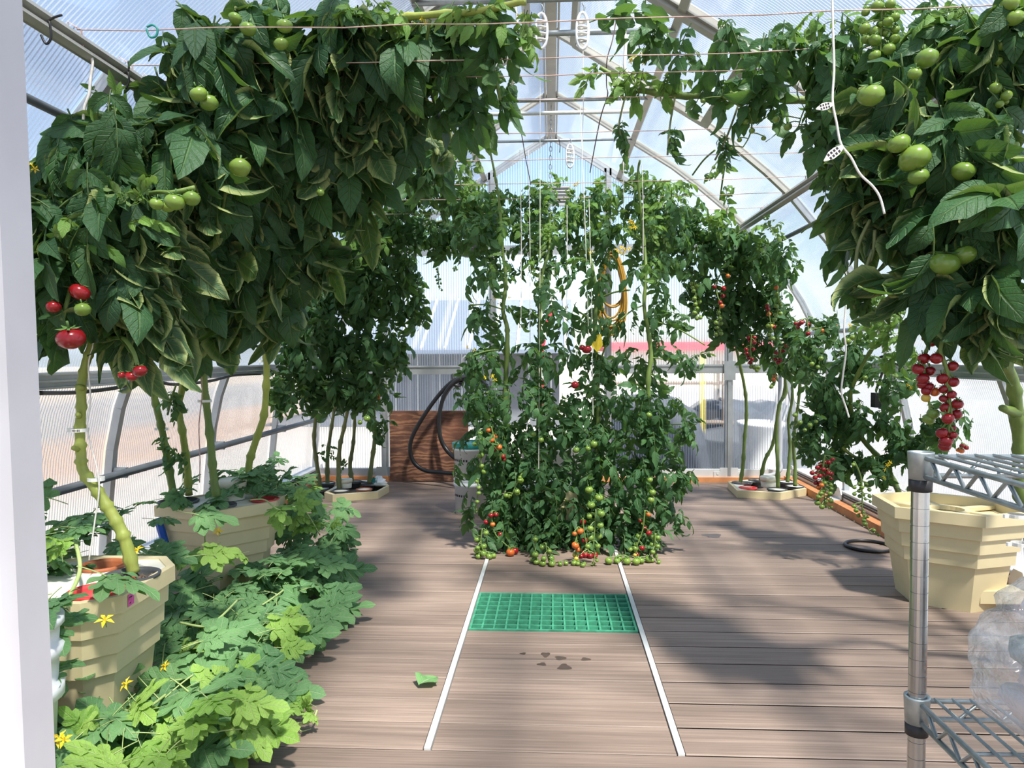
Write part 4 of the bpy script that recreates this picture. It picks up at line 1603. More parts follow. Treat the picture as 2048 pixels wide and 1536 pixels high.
def stem(plant, pts, r0, r1, mat='stem', name='stem', knots=True):
    P = spline([atY(*q) if isinstance(q, tuple) else q for q in pts], 6)
    for p in P:
        lim = wall_x(max(0, min(2.7, p[2]))) - .05
        p[0] = max(-lim, min(lim, p[0]))
    n = len(P)
    R = []
    for i in range(n):
        r = r0 + (r1 - r0) * i / (n - 1)
        if knots and i % 5 == 3:
            r *= 1.28
        R.append(r * RNG.uniform(.95, 1.05))
    return part(name, MB().tube(P, R, 9), MAT[mat], plant, True)


def twigs(plant, pairs, r=.006, mat='stem'):
    for a, b in pairs:
        A, B = atY(*a), atY(*b)
        m = (A + B) / 2 + np.array([0, 0, .06 * np.linalg.norm(B - A)])
        part('branch', MB().tube(spline([A, m, B], 5), r, 6), MAT[mat], plant, True)


# fruit ---------------------------------------------------------------


def tomato_mesh(m, ribs=0.0, squash=.88, star=True):
    mb = MB()
    nl, nm = 9, 14
    for i in range(nl + 1):
        th = math.pi * i / nl
        for k in range(nm):
            an = 2 * math.pi * k / nm
            q = 1 - ribs * (.5 + .5 * math.cos(7 * an)) * math.sin(th) ** .5
            dip = .16 * math.exp(-(th / .35) ** 2)
            mb.v.append((q * math.sin(th) * math.cos(an), q * math.sin(th) * math.sin(an), squash * math.cos(th) - dip))
    for i in range(nl):
        for k in range(nm):
            mb.f.append((i * nm + k, (i + 1) * nm + k, (i + 1) * nm + (k + 1) % nm, i * nm + (k + 1) % nm))
    mb.mi = [0] * len(mb.f)
    if star:
        zt = squash - .10
        for k in range(5):
            a = 2 * math.pi * k / 5
            ca, sa = math.cos(a), math.sin(a)
            mb.add([(-.1 * sa, .1 * ca, zt + .06), (.1 * sa, -.1 * ca, zt + .06), (.55 * ca + .09 * sa, .55 * sa - .09 * ca, zt + .02), (.9 * ca, .9 * sa, zt + .16), (.55 * ca - .09 * sa, .55 * sa + .09 * ca, zt + .02)],
                   [(0, 1, 2, 3, 4)], 1)
        mb.tube([(0, 0, zt), (0.05, 0, zt + .35), (.12, 0, zt + .6)], .09, 5, 1)
    return mesh_of(mb, [MAT[m], MAT['calyx']], 'tomato', None, True)


TM = {k: tomato_mesh('fr_' + k) for k in 'gyor'}
TB = {k: tomato_mesh('fr_' + k, .07, .78) for k in 'gyor'}


def fruit(par, px, py, Y, rpx, col, big=False, tilt=.35):
    c = atY(px, py, Y)
    r = max(.006, rpx * Y / F)
    c[2] = max(c[2], r * .9)
    o = bpy.data.objects.new('tomato', (TB if big else TM)[col])
    o.location = tuple(c - root_loc(par))
    o.scale = (r, r, r)
    o.rotation_euler = (random.uniform(-tilt, tilt), random.uniform(-tilt, tilt), random.uniform(0, 6.28))
    link(o, par)
    return c, r


def truss(plant, items, Y, r, ox=0, oy=0, k=1.0, dy=.03, top=None, stem_r=.0035):
    """items: 'g x y [r]' in a crop; the stalk runs through them from top to bottom"""
    L = []
    for s in items.split(';'):
        f = s.split()
        if not f:
            continue
        L.append((f[0], ox + float(f[1]) / k, oy + float(f[2]) / k, float(f[3]) if len(f) > 3 else r))
    L.sort(key=lambda q: q[2])
    ys = [q[2] for q in L]
    spine = []
    nseg = max(2, min(8, int((ys[-1] - ys[0]) / 22) + 2))
    for i in range(nseg + 1):
        yy = ys[0] - r * 1.4 + (ys[-1] - ys[0] + r) * i / nseg
        wsum = sum(math.exp(-((q[2] - yy) / 25.0) ** 2) for q in L) + 1e-9
        xx = sum(q[1] * math.exp(-((q[2] - yy) / 25.0) ** 2) for q in L) / wsum if wsum > 1e-6 else L[0][1]
        spine.append((xx, yy, Y))
    if top is not None:
        spine.insert(0, (top[0], top[1], Y))
    SP = spline([atY(*q) for q in spine], 4)
    for p in SP:
        p[2] = max(p[2], .012)
    t = part('truss', MB().tube(SP, [stem_r * (1.3 - .7 * i / len(SP)) for i in range(len(SP))], 6), MAT['stem'], plant, True)
    SPA = np.array(SP)
    ped = MB()
    for q in L:
        c, rr = fruit(t, q[1], q[2], Y + random.uniform(-dy, dy), q[3], q[0])
        tp = c + np.array([0, 0, rr * .85])
        d = np.linalg.norm(SPA - (tp + np.array([0, 0, rr * .9])), axis=1)
        j = int(d.argmin())
        m = (tp + SPA[j]) / 2 + np.array([0, 0, rr * .3])
        ped.tube([SPA[j], m, tp], stem_r * .6, 4)
    part('pedicels', ped, MAT['stem'], t)['kind'] = 'stuff'
    return t


FLW = None


def flower_mesh():
    mb = MB()
    for k in range(5):
        a = 2 * math.pi * k / 5
        ca, sa = math.cos(a), math.sin(a)
        mb.add([(0, 0, 0), (.5 * ca + .2 * sa, .5 * sa - .2 * ca, .15), (1 * ca, 1 * sa, -.1), (.5 * ca - .2 * sa, .5 * sa + .2 * ca, .15)], [(0, 1, 2, 3)])
    mb.tube([(0, 0, -.1), (0, 0, .5)], [.2, .05], 5)
    mb.tube([(0, 0, -.1), (.1, 0, -.9)], .07, 4, 1)
    return mesh_of(mb, [MAT['flower'], MAT['petal_in']], 'flower')


FLW = flower_mesh()


def flowers(plant, pts, Y, r=.012):
    for px, py in pts:
        c = atY(px, py, Y + random.uniform(-.03, .03))
        o = bpy.data.objects.new('flower', FLW)
        o.location = tuple(c - root_loc(plant))
        o.scale = (r, r, r)
        o.rotation_euler = (random.uniform(.5, 1.8), random.uniform(-.8, .8), random.uniform(0, 6.28))
        link(o, plant)


def plant(label, px, py, Y, name='tomato_plant', z=None):
    c = atY(px, py, Y)
    if z is not None:
        c[2] = z
    return thing(name, label, 'plant', c)


# ---- left: the near plant in the door planter
A = plant('tomato plant with thick pale zigzag stem in the planter beside the door jamb', 266, 1145, 2.06)
stem(A, [(268, 1146, 2.06), (252, 1085, 2.06), (236, 1048, 2.06), (214, 1012, 2.06), (192, 978, 2.06), (166, 940, 2.06), (162, 905, 2.06), (160, 862, 2.06), (163, 815, 2.06), (163, 772, 2.06), (171, 730, 2.06), (183, 690, 2.06), (190, 640, 2.07), (196, 560, 2.08), (215, 470, 2.08), (250, 380, 2.1), (280, 280, 2.12)], .0175, .009, 'stem_pale')
for q in ((166, 776), (156, 898), (158, 832)):
    P_ = atY(q[0], q[1], 2.05)
    part('leaf_scar', MB().tube([P_, P_ + np.array([random.uniform(-.012, .012), -.022, .006])], [.009, .007], 8), MAT['stem_pale'], A, True)
grow(A, [(150, 330, 2.0, 80, 90, .16, 26), (120, 440, 1.95, 50, 80, .14, 18), (130, 520, 1.95, 55, 70, .14, 18), (265, 300, 2.05, 95, 90, .18, 34), (240, 430, 2.0, 110, 100, .2, 44), (230, 560, 2.05, 120, 70, .16, 34), (280, 640, 2.08, 60, 50, .1, 10), (110, 620, 2.0, 30, 40, .08, 5), (240, 655, 2.05, 40, 50, .05, 5)], 'broad', .27, 170, 1.0, face=.35)
grow(A, [(225, 200, 2.05, 45, 30, .05, 7), (110, 300, 2.0, 40, 25, .05, 7), (120, 400, 1.95, 40, 30, .05, 5), (95, 360, 1.95, 25, 40, .05, 5), (200, 260, 2.0, 60, 30, .05, 6), (150, 470, 1.88, 50, 60, .04, 6), (260, 380, 1.9, 70, 50, .04, 5)], 'young', .14, 60, -.4)
flowers(A, [(70, 338), (82, 352), (64, 330)], 1.92, .012)

# ---- left: four plants in the mid planter that arch over to the path
B1 = plant('left tomato plant of the mid planter, in the brown pebble pot', 349, 1003, 3.07)
B2 = plant('tomato plant with a pale knobbly stem at the back of the mid planter', 378, 990, 3.15)
B3 = plant('straight stemmed tomato plant at the front of the mid planter', 436, 1008, 3.0)
B4 = plant('tomato plant leaning from behind the mid planter toward the roof', 500, 985, 3.3)
stem(B1, [(350, 1003, 3.07), (342, 960, 3.06), (333, 905, 3.04), (322, 850, 3.0), (310, 800, 2.95), (302, 745, 2.9), (295, 690, 2.8), (300, 560, 2.6), (340, 420, 2.4), (390, 280, 2.3), (440, 130, 2.25)], .016, .009, 'stem')
stem(B2, [(378, 990, 3.15), (374, 930, 3.13), (366, 870, 3.1), (358, 815, 3.1), (368, 765, 3.05), (380, 715, 3.0), (395, 660, 2.95), (420, 560, 2.75), (470, 400, 2.5), (540, 220, 2.4), (600, 80, 2.35)], .016, .009, 'stem_pale')
stem(B3, [(436, 1008, 3.0), (427, 950, 3.0), (421, 880, 3.0), (412, 800, 2.98), (405, 730, 2.96), (396, 670, 2.92), (400, 560, 2.75), (450, 420, 2.55), (560, 300, 2.45), (680, 180, 2.4)], .0165, .009, 'stem')
stem(B4, [(500, 985, 3.3), (498, 930, 3.3), (512, 880, 3.3), (528, 830, 3.28), (533, 760, 3.25), (534, 690, 3.2), (545, 600, 3.1), (580, 470, 2.9), (640, 300, 2.6), (720, 120, 2.35), (780, 45, 2.25), (860, 30, 2.2), (960, 22, 2.15), (1050, 2, 2.1)], .0165, .009, 'stem_pale')
grow(B1, [(420, 130, 2.2, 90, 110, .2, 46), (400, 300, 2.2, 100, 100, .2, 46), (390, 460, 2.3, 90, 90, .2, 42), (360, 590, 2.5, 70, 60, .15, 22), (340, 200, 2.15, 50, 60, .12, 14)], 'broad', .29, 120, .95, face=.2)
grow(B2, [(540, 80, 2.3, 90, 80, .2, 40), (540, 230, 2.35, 90, 90, .2, 44), (500, 390, 2.45, 90, 100, .22, 46), (480, 530, 2.6, 80, 70, .18, 34), (440, 610, 2.75, 60, 40, .12, 14)], 'broad', .30, 110, .95, face=.2)
grow(B3, [(640, 180, 2.45, 90, 90, .2, 40), (620, 330, 2.55, 90, 90, .2, 42), (590, 470, 2.65, 80, 80, .2, 38), (550, 580, 2.85, 60, 50, .15, 20), (380, 640, 2.9, 40, 30, .1, 6)], 'broad', .30, 100, .95)
grow(B4, [(700, 70, 2.3, 80, 70, .18, 34), (730, 200, 2.4, 80, 80, .2, 34), (700, 340, 2.6, 70, 90, .2, 28), (820, 90, 2.3, 80, 70, .15, 20), (820, 210, 2.5, 80, 80, .18, 16)], 'broad', .27, 100, .8)
grow(B4, [(900, 80, 2.3, 80, 60, .12, 14), (1000, 60, 2.2, 60, 50, .1, 9), (940, 180, 2.4, 70, 80, .12, 14), (1010, 170, 2.4, 30, 60, .06, 4), (860, 320, 2.8, 80, 60, .15, 14)], 'fine', .25, 50, .9)
grow(B4, [(760, 20, 2.2, 120, 20, .1, 12), (960, 20, 2.15, 90, 20, .08, 10), (1050, 50, 2.15, 30, 30, .06, 5)], 'young', .15, 40, -.1)  # brighter leaf colour stands in for light coming through the canopy top
twigs(B4, [((820, 60, 2.25), (900, 330, 2.6)), ((700, 120, 2.35), (680, 400, 2.6)), ((960, 30, 2.15), (1000, 200, 2.3)), ((860, 40, 2.2), (830, 250, 2.4))], .005)
for a_ in (B1, B2, B3, B4):
    pass
twigs(B1, [((335, 830, 3.0), (352, 770, 2.98)), ((345, 930, 3.05), (372, 905, 3.0))], .004)
grow(B1, [(345, 800, 3.0, 25, 40, .05, 7), (345, 900, 3.0, 40, 45, .06, 9)], 'fine', .13, 20, .4)
flowers(B4, [(845, 38), (850, 46), (957, 34), (1038, 32), (1050, 36), (1045, 30)], 2.18, .011)

# ---- far left: five plants in the low lid
Cp = [plant(lab, px, py, Y) for lab, px, py, Y in (
    ('leftmost curved stemmed tomato plant near the leaning plywood', 640, 977, 5.4), ('second tomato plant from the left near the leaning plywood', 655, 965, 5.6),
    ('third tomato plant from the left near the leaning plywood', 678, 980, 5.35), ('fourth tomato plant from the left near the leaning plywood', 704, 962, 5.65), ('rightmost tomato plant of the lid near the leaning plywood', 738, 967, 5.55))]
for pl, pts in zip(Cp, ([(640, 977, 5.4), (634, 930, 5.4), (628, 880, 5.35), (632, 820, 5.3), (628, 760, 5.25), (640, 640, 5.1)], [(655, 965, 5.6), (655, 915, 5.58), (662, 860, 5.55), (670, 810, 5.5), (690, 680, 5.3)],
                        [(678, 980, 5.35), (677, 935, 5.35), (680, 890, 5.32), (688, 855, 5.3), (700, 790, 5.2), (720, 640, 5.1), (740, 520, 5.0), (800, 450, 4.9)],
                        [(704, 962, 5.65), (700, 930, 5.65), (706, 890, 5.62), (709, 850, 5.6), (712, 780, 5.5), (740, 640, 5.3)], [(738, 967, 5.55), (744, 920, 5.55), (750, 870, 5.52), (747, 810, 5.5), (755, 760, 5.4), (770, 600, 5.2), (820, 470, 5.0), (900, 440, 4.9)])):
    stem(pl, pts, .017, .009, 'stem_dark')
grow(Cp[0], [(600, 620, 4.7, 90, 70, .2, 50), (570, 710, 4.7, 80, 75, .2, 46), (545, 780, 4.6, 55, 50, .15, 20), (530, 650, 4.6, 40, 50, .1, 14), (620, 780, 4.9, 70, 55, .15, 30)], 'fine', .24, 50, .8)
grow(Cp[1], [(680, 560, 4.8, 100, 75, .25, 60), (660, 680, 4.95, 100, 75, .25, 66), (650, 780, 5.0, 80, 50, .2, 36), (660, 500, 4.6, 70, 60, .2, 26)], 'fine', .25, 50, .8)
grow(Cp[2], [(740, 600, 5.0, 90, 80, .25, 66), (730, 700, 5.05, 90, 70, .25, 66), (720, 790, 5.1, 75, 45, .2, 36), (740, 510, 4.85, 95, 70, .25, 50)], 'fine', .25, 50, .85)
grow(Cp[3], [(800, 620, 5.2, 50, 70, .2, 34), (790, 710, 5.25, 45, 50, .2, 26), (810, 540, 5.1, 50, 50, .2, 26), (830, 600, 5.2, 30, 60, .12, 12)], 'fine', .24, 50, .9)
grow(Cp[4], [(830, 455, 4.9, 110, 55, .25, 56), (910, 470, 4.9, 90, 45, .2, 40), (760, 430, 4.7, 80, 60, .2, 32), (820, 380, 4.6, 110, 45, .2, 28), (960, 430, 4.7, 60, 50, .2, 20), (755, 850, 5.4, 30, 30, .1, 8), (760, 760, 5.35, 35, 45, .12, 12), (870, 330, 4.3, 80, 70, .2, 30), (930, 400, 4.5, 60, 40, .2, 20)], 'fine', .22, 60, .6)
grow(Cp[4], [(880, 250, 3.6, 70, 70, .15, 16), (900, 380, 4.4, 80, 50, .2, 16), (690, 480, 4.5, 90, 40, .2, 16), (860, 400, 4.6, 80, 40, .2, 14), (940, 330, 4.2, 40, 60, .15, 12), (950, 260, 3.8, 40, 40, .1, 8)], 'young', .17, 40, -.1)
grow(Cp[0], [(655, 905, 5.4, 30, 30, .06, 6), (690, 930, 5.4, 20, 12, .05, 4)], 'fine', .12, 12, .3)
truss(Cp[4], 'r 740 690;r 735 710;r 735 725;o 735 850;o 740 835', 5.3, 4, 512, 512, 3)
truss(Cp[4], 'g 1090 95;g 1078 125;g 1095 110;g 1085 145;g 1105 140;g 1090 165;g 1110 165;g 1100 185;g 1115 205;g 1085 80', 5.2, 2.6, 512, 512, 3)
truss(Cp[4], 'g 1185 75;g 1200 70;g 1190 88;g 1205 82', 5.2, 2.4, 512, 512, 3)
for px, py, r, cl in ((623, 640, 6, 'g'), (605, 793, 4, 'g'), (617, 690, 5, 'g'), (734, 837, 7, 'g'), (720, 845, 5, 'g'), (742, 560, 3, 'g')):
    fruit(Cp[2], px, py, 4.8, r, cl)

# ---- centre: the tomato column
T = [plant(lab, px, py, Y, z=.29) for lab, px, py, Y in (
    ('left plant of the central tomato column, leaves reaching the buckets', 1010, 1085, 4.08), ('second plant from the left of the central tomato column', 1075, 1085, 4.0),
    ('thick stemmed middle plant of the central tomato column', 1175, 1085, 4.0), ('right plant of the central tomato column, tall zigzag stem', 1270, 1085, 4.08))]
st_ = ([(1030, 1075, 4.08), (1015, 960, 4.05), (1010, 820, 4.0), (1014, 700, 3.95), (1014, 655, 3.95), (1006, 620, 3.95), (1012, 560, 3.95), (1005, 500, 3.95), (1000, 420, 3.95), (990, 350, 3.9), (975, 280, 3.85)],
       [(1080, 1085, 4.0), (1076, 960, 4.0), (1078, 820, 4.0), (1079, 700, 3.98), (1080, 600, 3.98), (1085, 545, 3.98), (1098, 500, 4.0), (1100, 430, 4.05)],
       [(1165, 1085, 4.0), (1185, 980, 3.98), (1196, 850, 3.96), (1192, 720, 3.95), (1190, 640, 3.95), (1193, 590, 3.95), (1186, 540, 3.96), (1175, 490, 4.0), (1165, 420, 4.05)],
       [(1250, 1085, 4.08), (1295, 990, 4.0), (1298, 850, 3.95), (1296, 760, 3.92), (1302, 715, 3.92), (1296, 660, 3.92), (1288, 610, 3.92), (1292, 550, 3.92), (1288, 480, 3.95), (1276, 360, 3.9), (1280, 320, 3.85)])
for pl, pts in zip(T, st_):
    stem(pl, pts, .016, .005, 'stem')
xs = (985, 1085, 1185, 1300)
for i, pl in enumerate(T):
    x = xs[i]
    e = (-1, 0, 0, 1)[i]
    bl = []
    for py, n, wd, sh in ((560, 11, 70, 0), (640, 14, 78, 0), (720, 20, 88, 0), (800, 32, 95, 0), (870, 38, 95, -4), (940, 42, 92, -6), (1010, 42, 88, -14), (1070, 34, 80, -22), (1110, 14, 66, -30)):
        bl.append((x + e * sh, py, 3.95, wd, 52, .26, n))
    grow(pl, bl, 'fine', .19, 110, .65)
    grow(pl, [(x + e * 15, 470, 4.15, 80, 42, .28, 40), (x + e * 25, 410, 4.25, 85, 38, .28, 38), (x, 520, 4.1, 65, 30, .2, 12)], 'fine', .17, 40, .3)
    grow(pl, [(x, 380, 4.2, 75, 26, .2, 22), (x, 440, 4.0, 75, 45, .15, 16), (x, 530, 3.85, 50, 40, .1, 4)], 'young', .14, 18, -.2)
twigs(T[0], [((1008, 620, 3.95), (940, 610, 3.8)), ((1014, 700, 3.95), (935, 715, 3.8)), ((1010, 780, 4.0), (940, 800, 3.85))], .004)
twigs(T[3], [((1302, 715, 3.92), (1390, 740, 3.85)), ((1288, 610, 3.92), (1240, 640, 3.85)), ((1300, 640, 3.92), (1410, 690, 3.8)), ((1298, 860, 3.95), (1390, 850, 3.8))], .004)
twigs(T[2], [((1192, 600, 3.95), (1260, 580, 3.85)), ((1190, 650, 3.95), (1150, 620, 3.85)), ((1195, 740, 3.95), (1230, 650, 3.8))], .005)
grow(T[0], [(950, 620, 3.85, 25, 30, .06, 5), (945, 720, 3.85, 28, 40, .08, 7), (945, 810, 3.85, 25, 30, .08, 6), (938, 1030, 3.9, 20, 45, .08, 5)], 'fine', .17, 20, .5)
grow(T[3], [(1390, 720, 3.8, 30, 40, .06, 5), (1375, 850, 3.8, 35, 30, .08, 9), (1360, 960, 3.85, 30, 50, .08, 11), (1355, 1040, 3.85, 28, 40, .06, 6), (1360, 640, 3.85, 40, 30, .06, 5)], 'fine', .17, 24, .6)
flowers(T[0], [(935, 694), (948, 700), (990, 595), (1018, 595), (970, 755), (985, 752), (990, 760)], 3.82, .014)
flowers(T[2], [(1175, 500), (1182, 505), (1243, 495), (1250, 500), (1258, 497), (1190, 685), (1196, 680), (1198, 692)], 3.9, .016)
flowers(T[3], [(1150, 370), (1156, 366), (1261, 443), (1266, 448), (1270, 455), (1262, 455), (1240, 505), (1234, 500), (1246, 508)], 3.9, .016)
truss(T[0], 'g 515 240;g 485 130;g 510 390;g 505 490;g 510 660;g 550 755;g 470 500 5;g 400 310 5', 3.78, 5.6, 900, 850, 8.08)
truss(T[0], 'g 435 910;g 465 1010;g 465 1100;g 440 1240;g 415 1330 3.4;g 420 1400 3', 3.78, 4.6, 900, 850, 8.08)
truss(T[0], 'o 625 85;o 730 190;o 670 240 6.5;o 790 360 7;r 740 390 5;r 855 505 5;r 870 560 4', 3.8, 5.6, 900, 850, 8.08)
truss(T[0], 'g 1140 895 7;g 1190 800 6;g 910 1140;g 1090 1100;g 960 1150', 3.8, 5.8, 900, 850, 8.08)
truss(T[0], 'g 1325 165;g 1365 205 7;g 1325 230 7;g 1365 250 7;g 1335 270;g 1400 280 7;g 1425 275;g 1380 125;g 1330 215 5', 3.72, 6, 512, 1024, 3)
truss(T[0], 'r 1465 135;r 1440 15;r 1410 20;o 1420 75;r 1552 262 8;o 1527 315 9;r 1380 60', 3.78, 5.5, 512, 1024, 3)
truss(T[1], 'g 140 165;g 140 255 7;g 140 305 7;g 150 360 6;g 145 405;g 125 375', 3.62, 5.6, 1024, 1024, 3)
truss(T[1], 'g 180 210 6;g 235 277 7;g 185 325 7;g 240 335 7;g 240 375 7;g 290 375 5;g 325 395 5;g 190 280;g 225 235 5', 3.60, 6, 1024, 1024, 3)
truss(T[1], 'o 410 115 7;o 380 200 8;o 395 225 6;o 375 130 5;y 380 258 6;y 385 280 5;g 375 330 6;g 395 340 5;g 372 385 6;g 395 385 6', 3.62, 6, 1024, 1024, 3)
truss(T[2], 'g 470 100 7;g 530 80 7;g 535 10 8;g 470 155 7;g 520 145 7;g 465 25;g 515 205;g 430 395 5;g 425 445 5;g 490 350 4;g 510 290 4;g 455 205', 3.58, 6, 1024, 1024, 3)
truss(T[2], 'r 425 60;r 435 170 6;r 430 235 7;r 440 285 7;r 470 275;r 495 310 6;r 500 265 5;r 415 290 5', 3.75, 6, 1024, 1024, 3)
truss(T[3], 'g 580 320 8;g 630 295 7;g 640 325 8;g 690 320 8;g 745 315 8;g 760 350 7;g 820 355 8;g 840 340 5;g 680 300 6;g 775 325', 3.64, 7, 1024, 1024, 3)
truss(T[3], 'g 760 145 6;g 740 220 6;g 710 225 5;y 785 70 3.5;g 740 195 4;y 738 258 4;r 780 215 6;r 750 260 6;r 820 125 6;r 795 95 5;o 820 15 5;r 770 50 4', 3.74, 6, 1024, 1024, 3)
truss(T[3], 'g 850 150 6;g 875 155 6;g 840 195 5;g 875 205 5;g 845 240 5;g 860 265 5;g 880 305 4;g 885 350 3', 3.66, 5, 1024, 1024, 3)
for px, py, r, cl, i in ((1174, 699, 10, 'r', 2), (1164, 695, 6, 'r', 2), (1152, 900, 7, 'g', 1), (1176, 897, 6, 'g', 2), (1188, 888, 8, 'g', 2), (1178, 980, 9, 'g', 2), (1198, 995, 9, 'g', 2), (1182, 1010, 9, 'g', 2), (1034, 983, 6, 'g', 0), (1082, 880, 6, 'g', 1), (1067, 868, 6, 'g', 1),
                         (1300, 960, 6, 'g', 3), (1305, 985, 7, 'g', 3), (1302, 1000, 7, 'g', 3), (1298, 830, 6, 'g', 3), (1040, 960, 5, 'g', 0), (1040, 955, 4, 'g', 0), (1150, 770, 8, 'r', 2)):
    fruit(T[i], px, py, 3.76, r, cl, r > 8)
o = part('dry_leaf', MB().add([(*atY(1185, 672, 3.8),), (*atY(1202, 668, 3.8),), (*atY(1206, 690, 3.82),), (*atY(1195, 705, 3.8),), (*atY(1183, 692, 3.78),)], [(0, 1, 2, 3, 4)]), MAT['flower'], T[2])
o['label'] = 'bright yellow dying leaf'

# ---- far right: five plants in the low lid
D = [plant(lab, px, py, Y) for lab, px, py, Y in (
    ('leftmost tomato plant of the far right lid, single tall stem', 1481, 964, 5.6), ('tomato plant leaning right behind the cream cap, far right lid', 1521, 960, 5.75),
    ('straight stemmed tomato plant at the front of the far right lid', 1556, 975, 5.35), ('tomato plant with a black tie, back right of the far right lid', 1575, 964, 5.6), ('rightmost tomato plant of the far right lid', 1590, 972, 5.45))]
for pl, pts in zip(D, ([(1481, 964, 5.6), (1486, 930, 5.6), (1489, 880, 5.58), (1493, 830, 5.55), (1490, 780, 5.5), (1478, 720, 5.4), (1468, 670, 5.3), (1450, 560, 5.1), (1400, 480, 4.95)], [(1521, 960, 5.75), (1530, 920, 5.72), (1545, 890, 5.7), (1552, 850, 5.65), (1560, 810, 5.6), (1570, 760, 5.5), (1550, 640, 5.3)],
                       [(1556, 975, 5.35), (1555, 920, 5.35), (1553, 860, 5.35), (1558, 810, 5.3), (1572, 770, 5.3), (1540, 620, 5.1)], [(1575, 964, 5.6), (1578, 930, 5.6), (1580, 890, 5.58), (1577, 840, 5.5), (1585, 780, 5.4), (1570, 640, 5.2)],
                       [(1590, 972, 5.45), (1590, 930, 5.45), (1587, 890, 5.4), (1592, 840, 5.3), (1600, 760, 5.2), (1590, 640, 5.0)])):
    stem(pl, pts, .014, .008, 'stem')
grow(D[0], [(1330, 450, 4.8, 95, 55, .25, 56), (1420, 480, 4.85, 90, 60, .25, 62), (1400, 570, 4.95, 60, 50, .2, 32), (1330, 510, 4.8, 60, 35, .15, 18)], 'fine', .22, 50, .7)
grow(D[1], [(1480, 500, 4.9, 90, 55, .25, 56), (1460, 590, 5.0, 75, 60, .22, 54), (1455, 655, 5.1, 60, 35, .15, 24)], 'fine', .22, 50, .8)
grow(D[2], [(1530, 530, 4.9, 75, 55, .22, 42), (1515, 610, 5.0, 65, 55, .2, 42), (1510, 680, 5.1, 55, 35, .15, 22)], 'fine', .22, 45, .8)
grow(D[3], [(1570, 490, 4.6, 60, 40, .2, 16), (1600, 520, 4.5, 40, 40, .12, 9), (1560, 600, 4.9, 40, 55, .15, 18), (1570, 690, 5.1, 40, 40, .12, 12)], 'fine', .21, 40, .6)
grow(D[4], [(1590, 660, 4.8, 40, 40, .15, 14), (1600, 720, 4.9, 35, 50, .15, 16), (1560, 730, 5.1, 30, 30, .1, 8)], 'fine', .2, 30, .7)
grow(D[0], [(1340, 380, 4.5, 60, 35, .15, 12), (1280, 350, 4.2, 40, 35, .1, 9), (1290, 400, 4.3, 60, 30, .15, 9), (1440, 430, 4.6, 70, 25, .15, 8)], 'young', .17, 24, -.2)
grow(D[3], [(1610, 450, 4.4, 40, 25, .1, 7), (1450, 360, 4.2, 40, 50, .08, 6)], 'young', .16, 14, .1)
twigs(D[0], [((1240, 360, 4.1), (1290, 390, 4.2)), ((1276, 360, 4.1), (1300, 470, 4.4)), ((1385, 350, 4.3), (1430, 300, 4.1)), ((1440, 400, 4.4), (1452, 320, 4.2))], .005)
truss(D[0], 'g 1080 165;g 1110 180;g 1090 210;g 1120 225;g 1095 255;g 1125 275;g 1100 290;g 1110 315;g 1095 340;g 1130 370;g 1110 375;g 1085 190', 4.75, 4.6, 1024, 512, 3)
truss(D[1], 'o 1295 120;r 1270 195 5.2;r 1265 240 5;o 1260 300 5;r 1250 280;g 1240 340;g 1250 375;g 1225 400;g 1255 405;g 1230 430;g 1250 450;g 1225 470;g 1255 465;r 1215 185;r 1120 195', 4.78, 4.5, 1024, 512, 3)
truss(D[2], 'r 1420 490;r 1455 490;r 1455 520;r 1405 560;r 1445 560;r 1410 585;r 1420 610;r 1440 620;r 1430 640;g 1435 665;g 1455 670;g 1470 685;r 1430 510;g 1480 670', 4.85, 4.6, 1024, 512, 3)
truss(D[3], 'r 1510 160;o 50 190;g 55 225;g 65 270;g 50 300;g 75 290;g 60 330;g 45 350;g 75 345;g 40 380'.replace('r 1510 160;', ''), 4.6, 4.8, 1536, 512, 3)
truss(D[3], 'r 0 320;o 5 350;y 20 420;g 20 450;g 15 490;r 35 425;g 0 420;g 5 470;g 30 495;r -5 300', 4.7, 4.6, 1536, 512, 3)
truss(D[4], 'r 50 580;r 75 625;r 110 540;r 90 570;r 45 620;r 60 640;o 40 720;o 35 740;g 30 770;g 20 785', 4.9, 4.4, 1536, 512, 3)

# ---- right wall: two sprawling plants
E1 = plant('sprawling cherry tomato plant hanging along the right wall, red truss below', 1800, 985, 3.85)
E2 = plant('leggy tomato plant leaning left along the right wall near the pump box', 1880, 965, 3.7)
stem(E1, [(1800, 990, 3.85), (1770, 930, 3.85), (1720, 870, 3.85), (1700, 800, 3.8), (1720, 740, 3.7), (1750, 690, 3.6), (1785, 650, 3.5)], .014, .007)
stem(E2, [(1880, 965, 3.7), (1850, 900, 3.7), (1870, 880, 3.65), (1900, 850, 3.6), (1930, 820, 3.5)], .012, .006, 'stem_pale')
stem(E2, [(1870, 955, 3.7), (1800, 915, 3.75), (1740, 925, 3.8), (1690, 900, 3.85), (1640, 840, 3.9)], .012, .006, 'stem_pale')
grow(E1, [(1620, 700, 3.95, 40, 45, .15, 22), (1640, 780, 3.9, 55, 60, .18, 40), (1620, 860, 3.9, 45, 60, .15, 34), (1700, 720, 3.8, 55, 55, .18, 30), (1690, 830, 3.85, 60, 60, .18, 46), (1680, 920, 3.8, 60, 45, .15, 34), (1640, 650, 4.0, 50, 25, .12, 14)], 'fine', .18, 100, .7)
grow(E2, [(1770, 850, 3.75, 65, 45, .15, 28), (1830, 890, 3.65, 65, 40, .15, 26), (1760, 930, 3.7, 55, 45, .12, 22), (1890, 850, 3.5, 75, 40, .1, 20), (1790, 760, 3.6, 70, 60, .1, 18), (1940, 830, 3.4, 50, 35, .06, 8), (1850, 960, 3.6, 50, 30, .1, 8)], 'fine', .17, 80, .5)
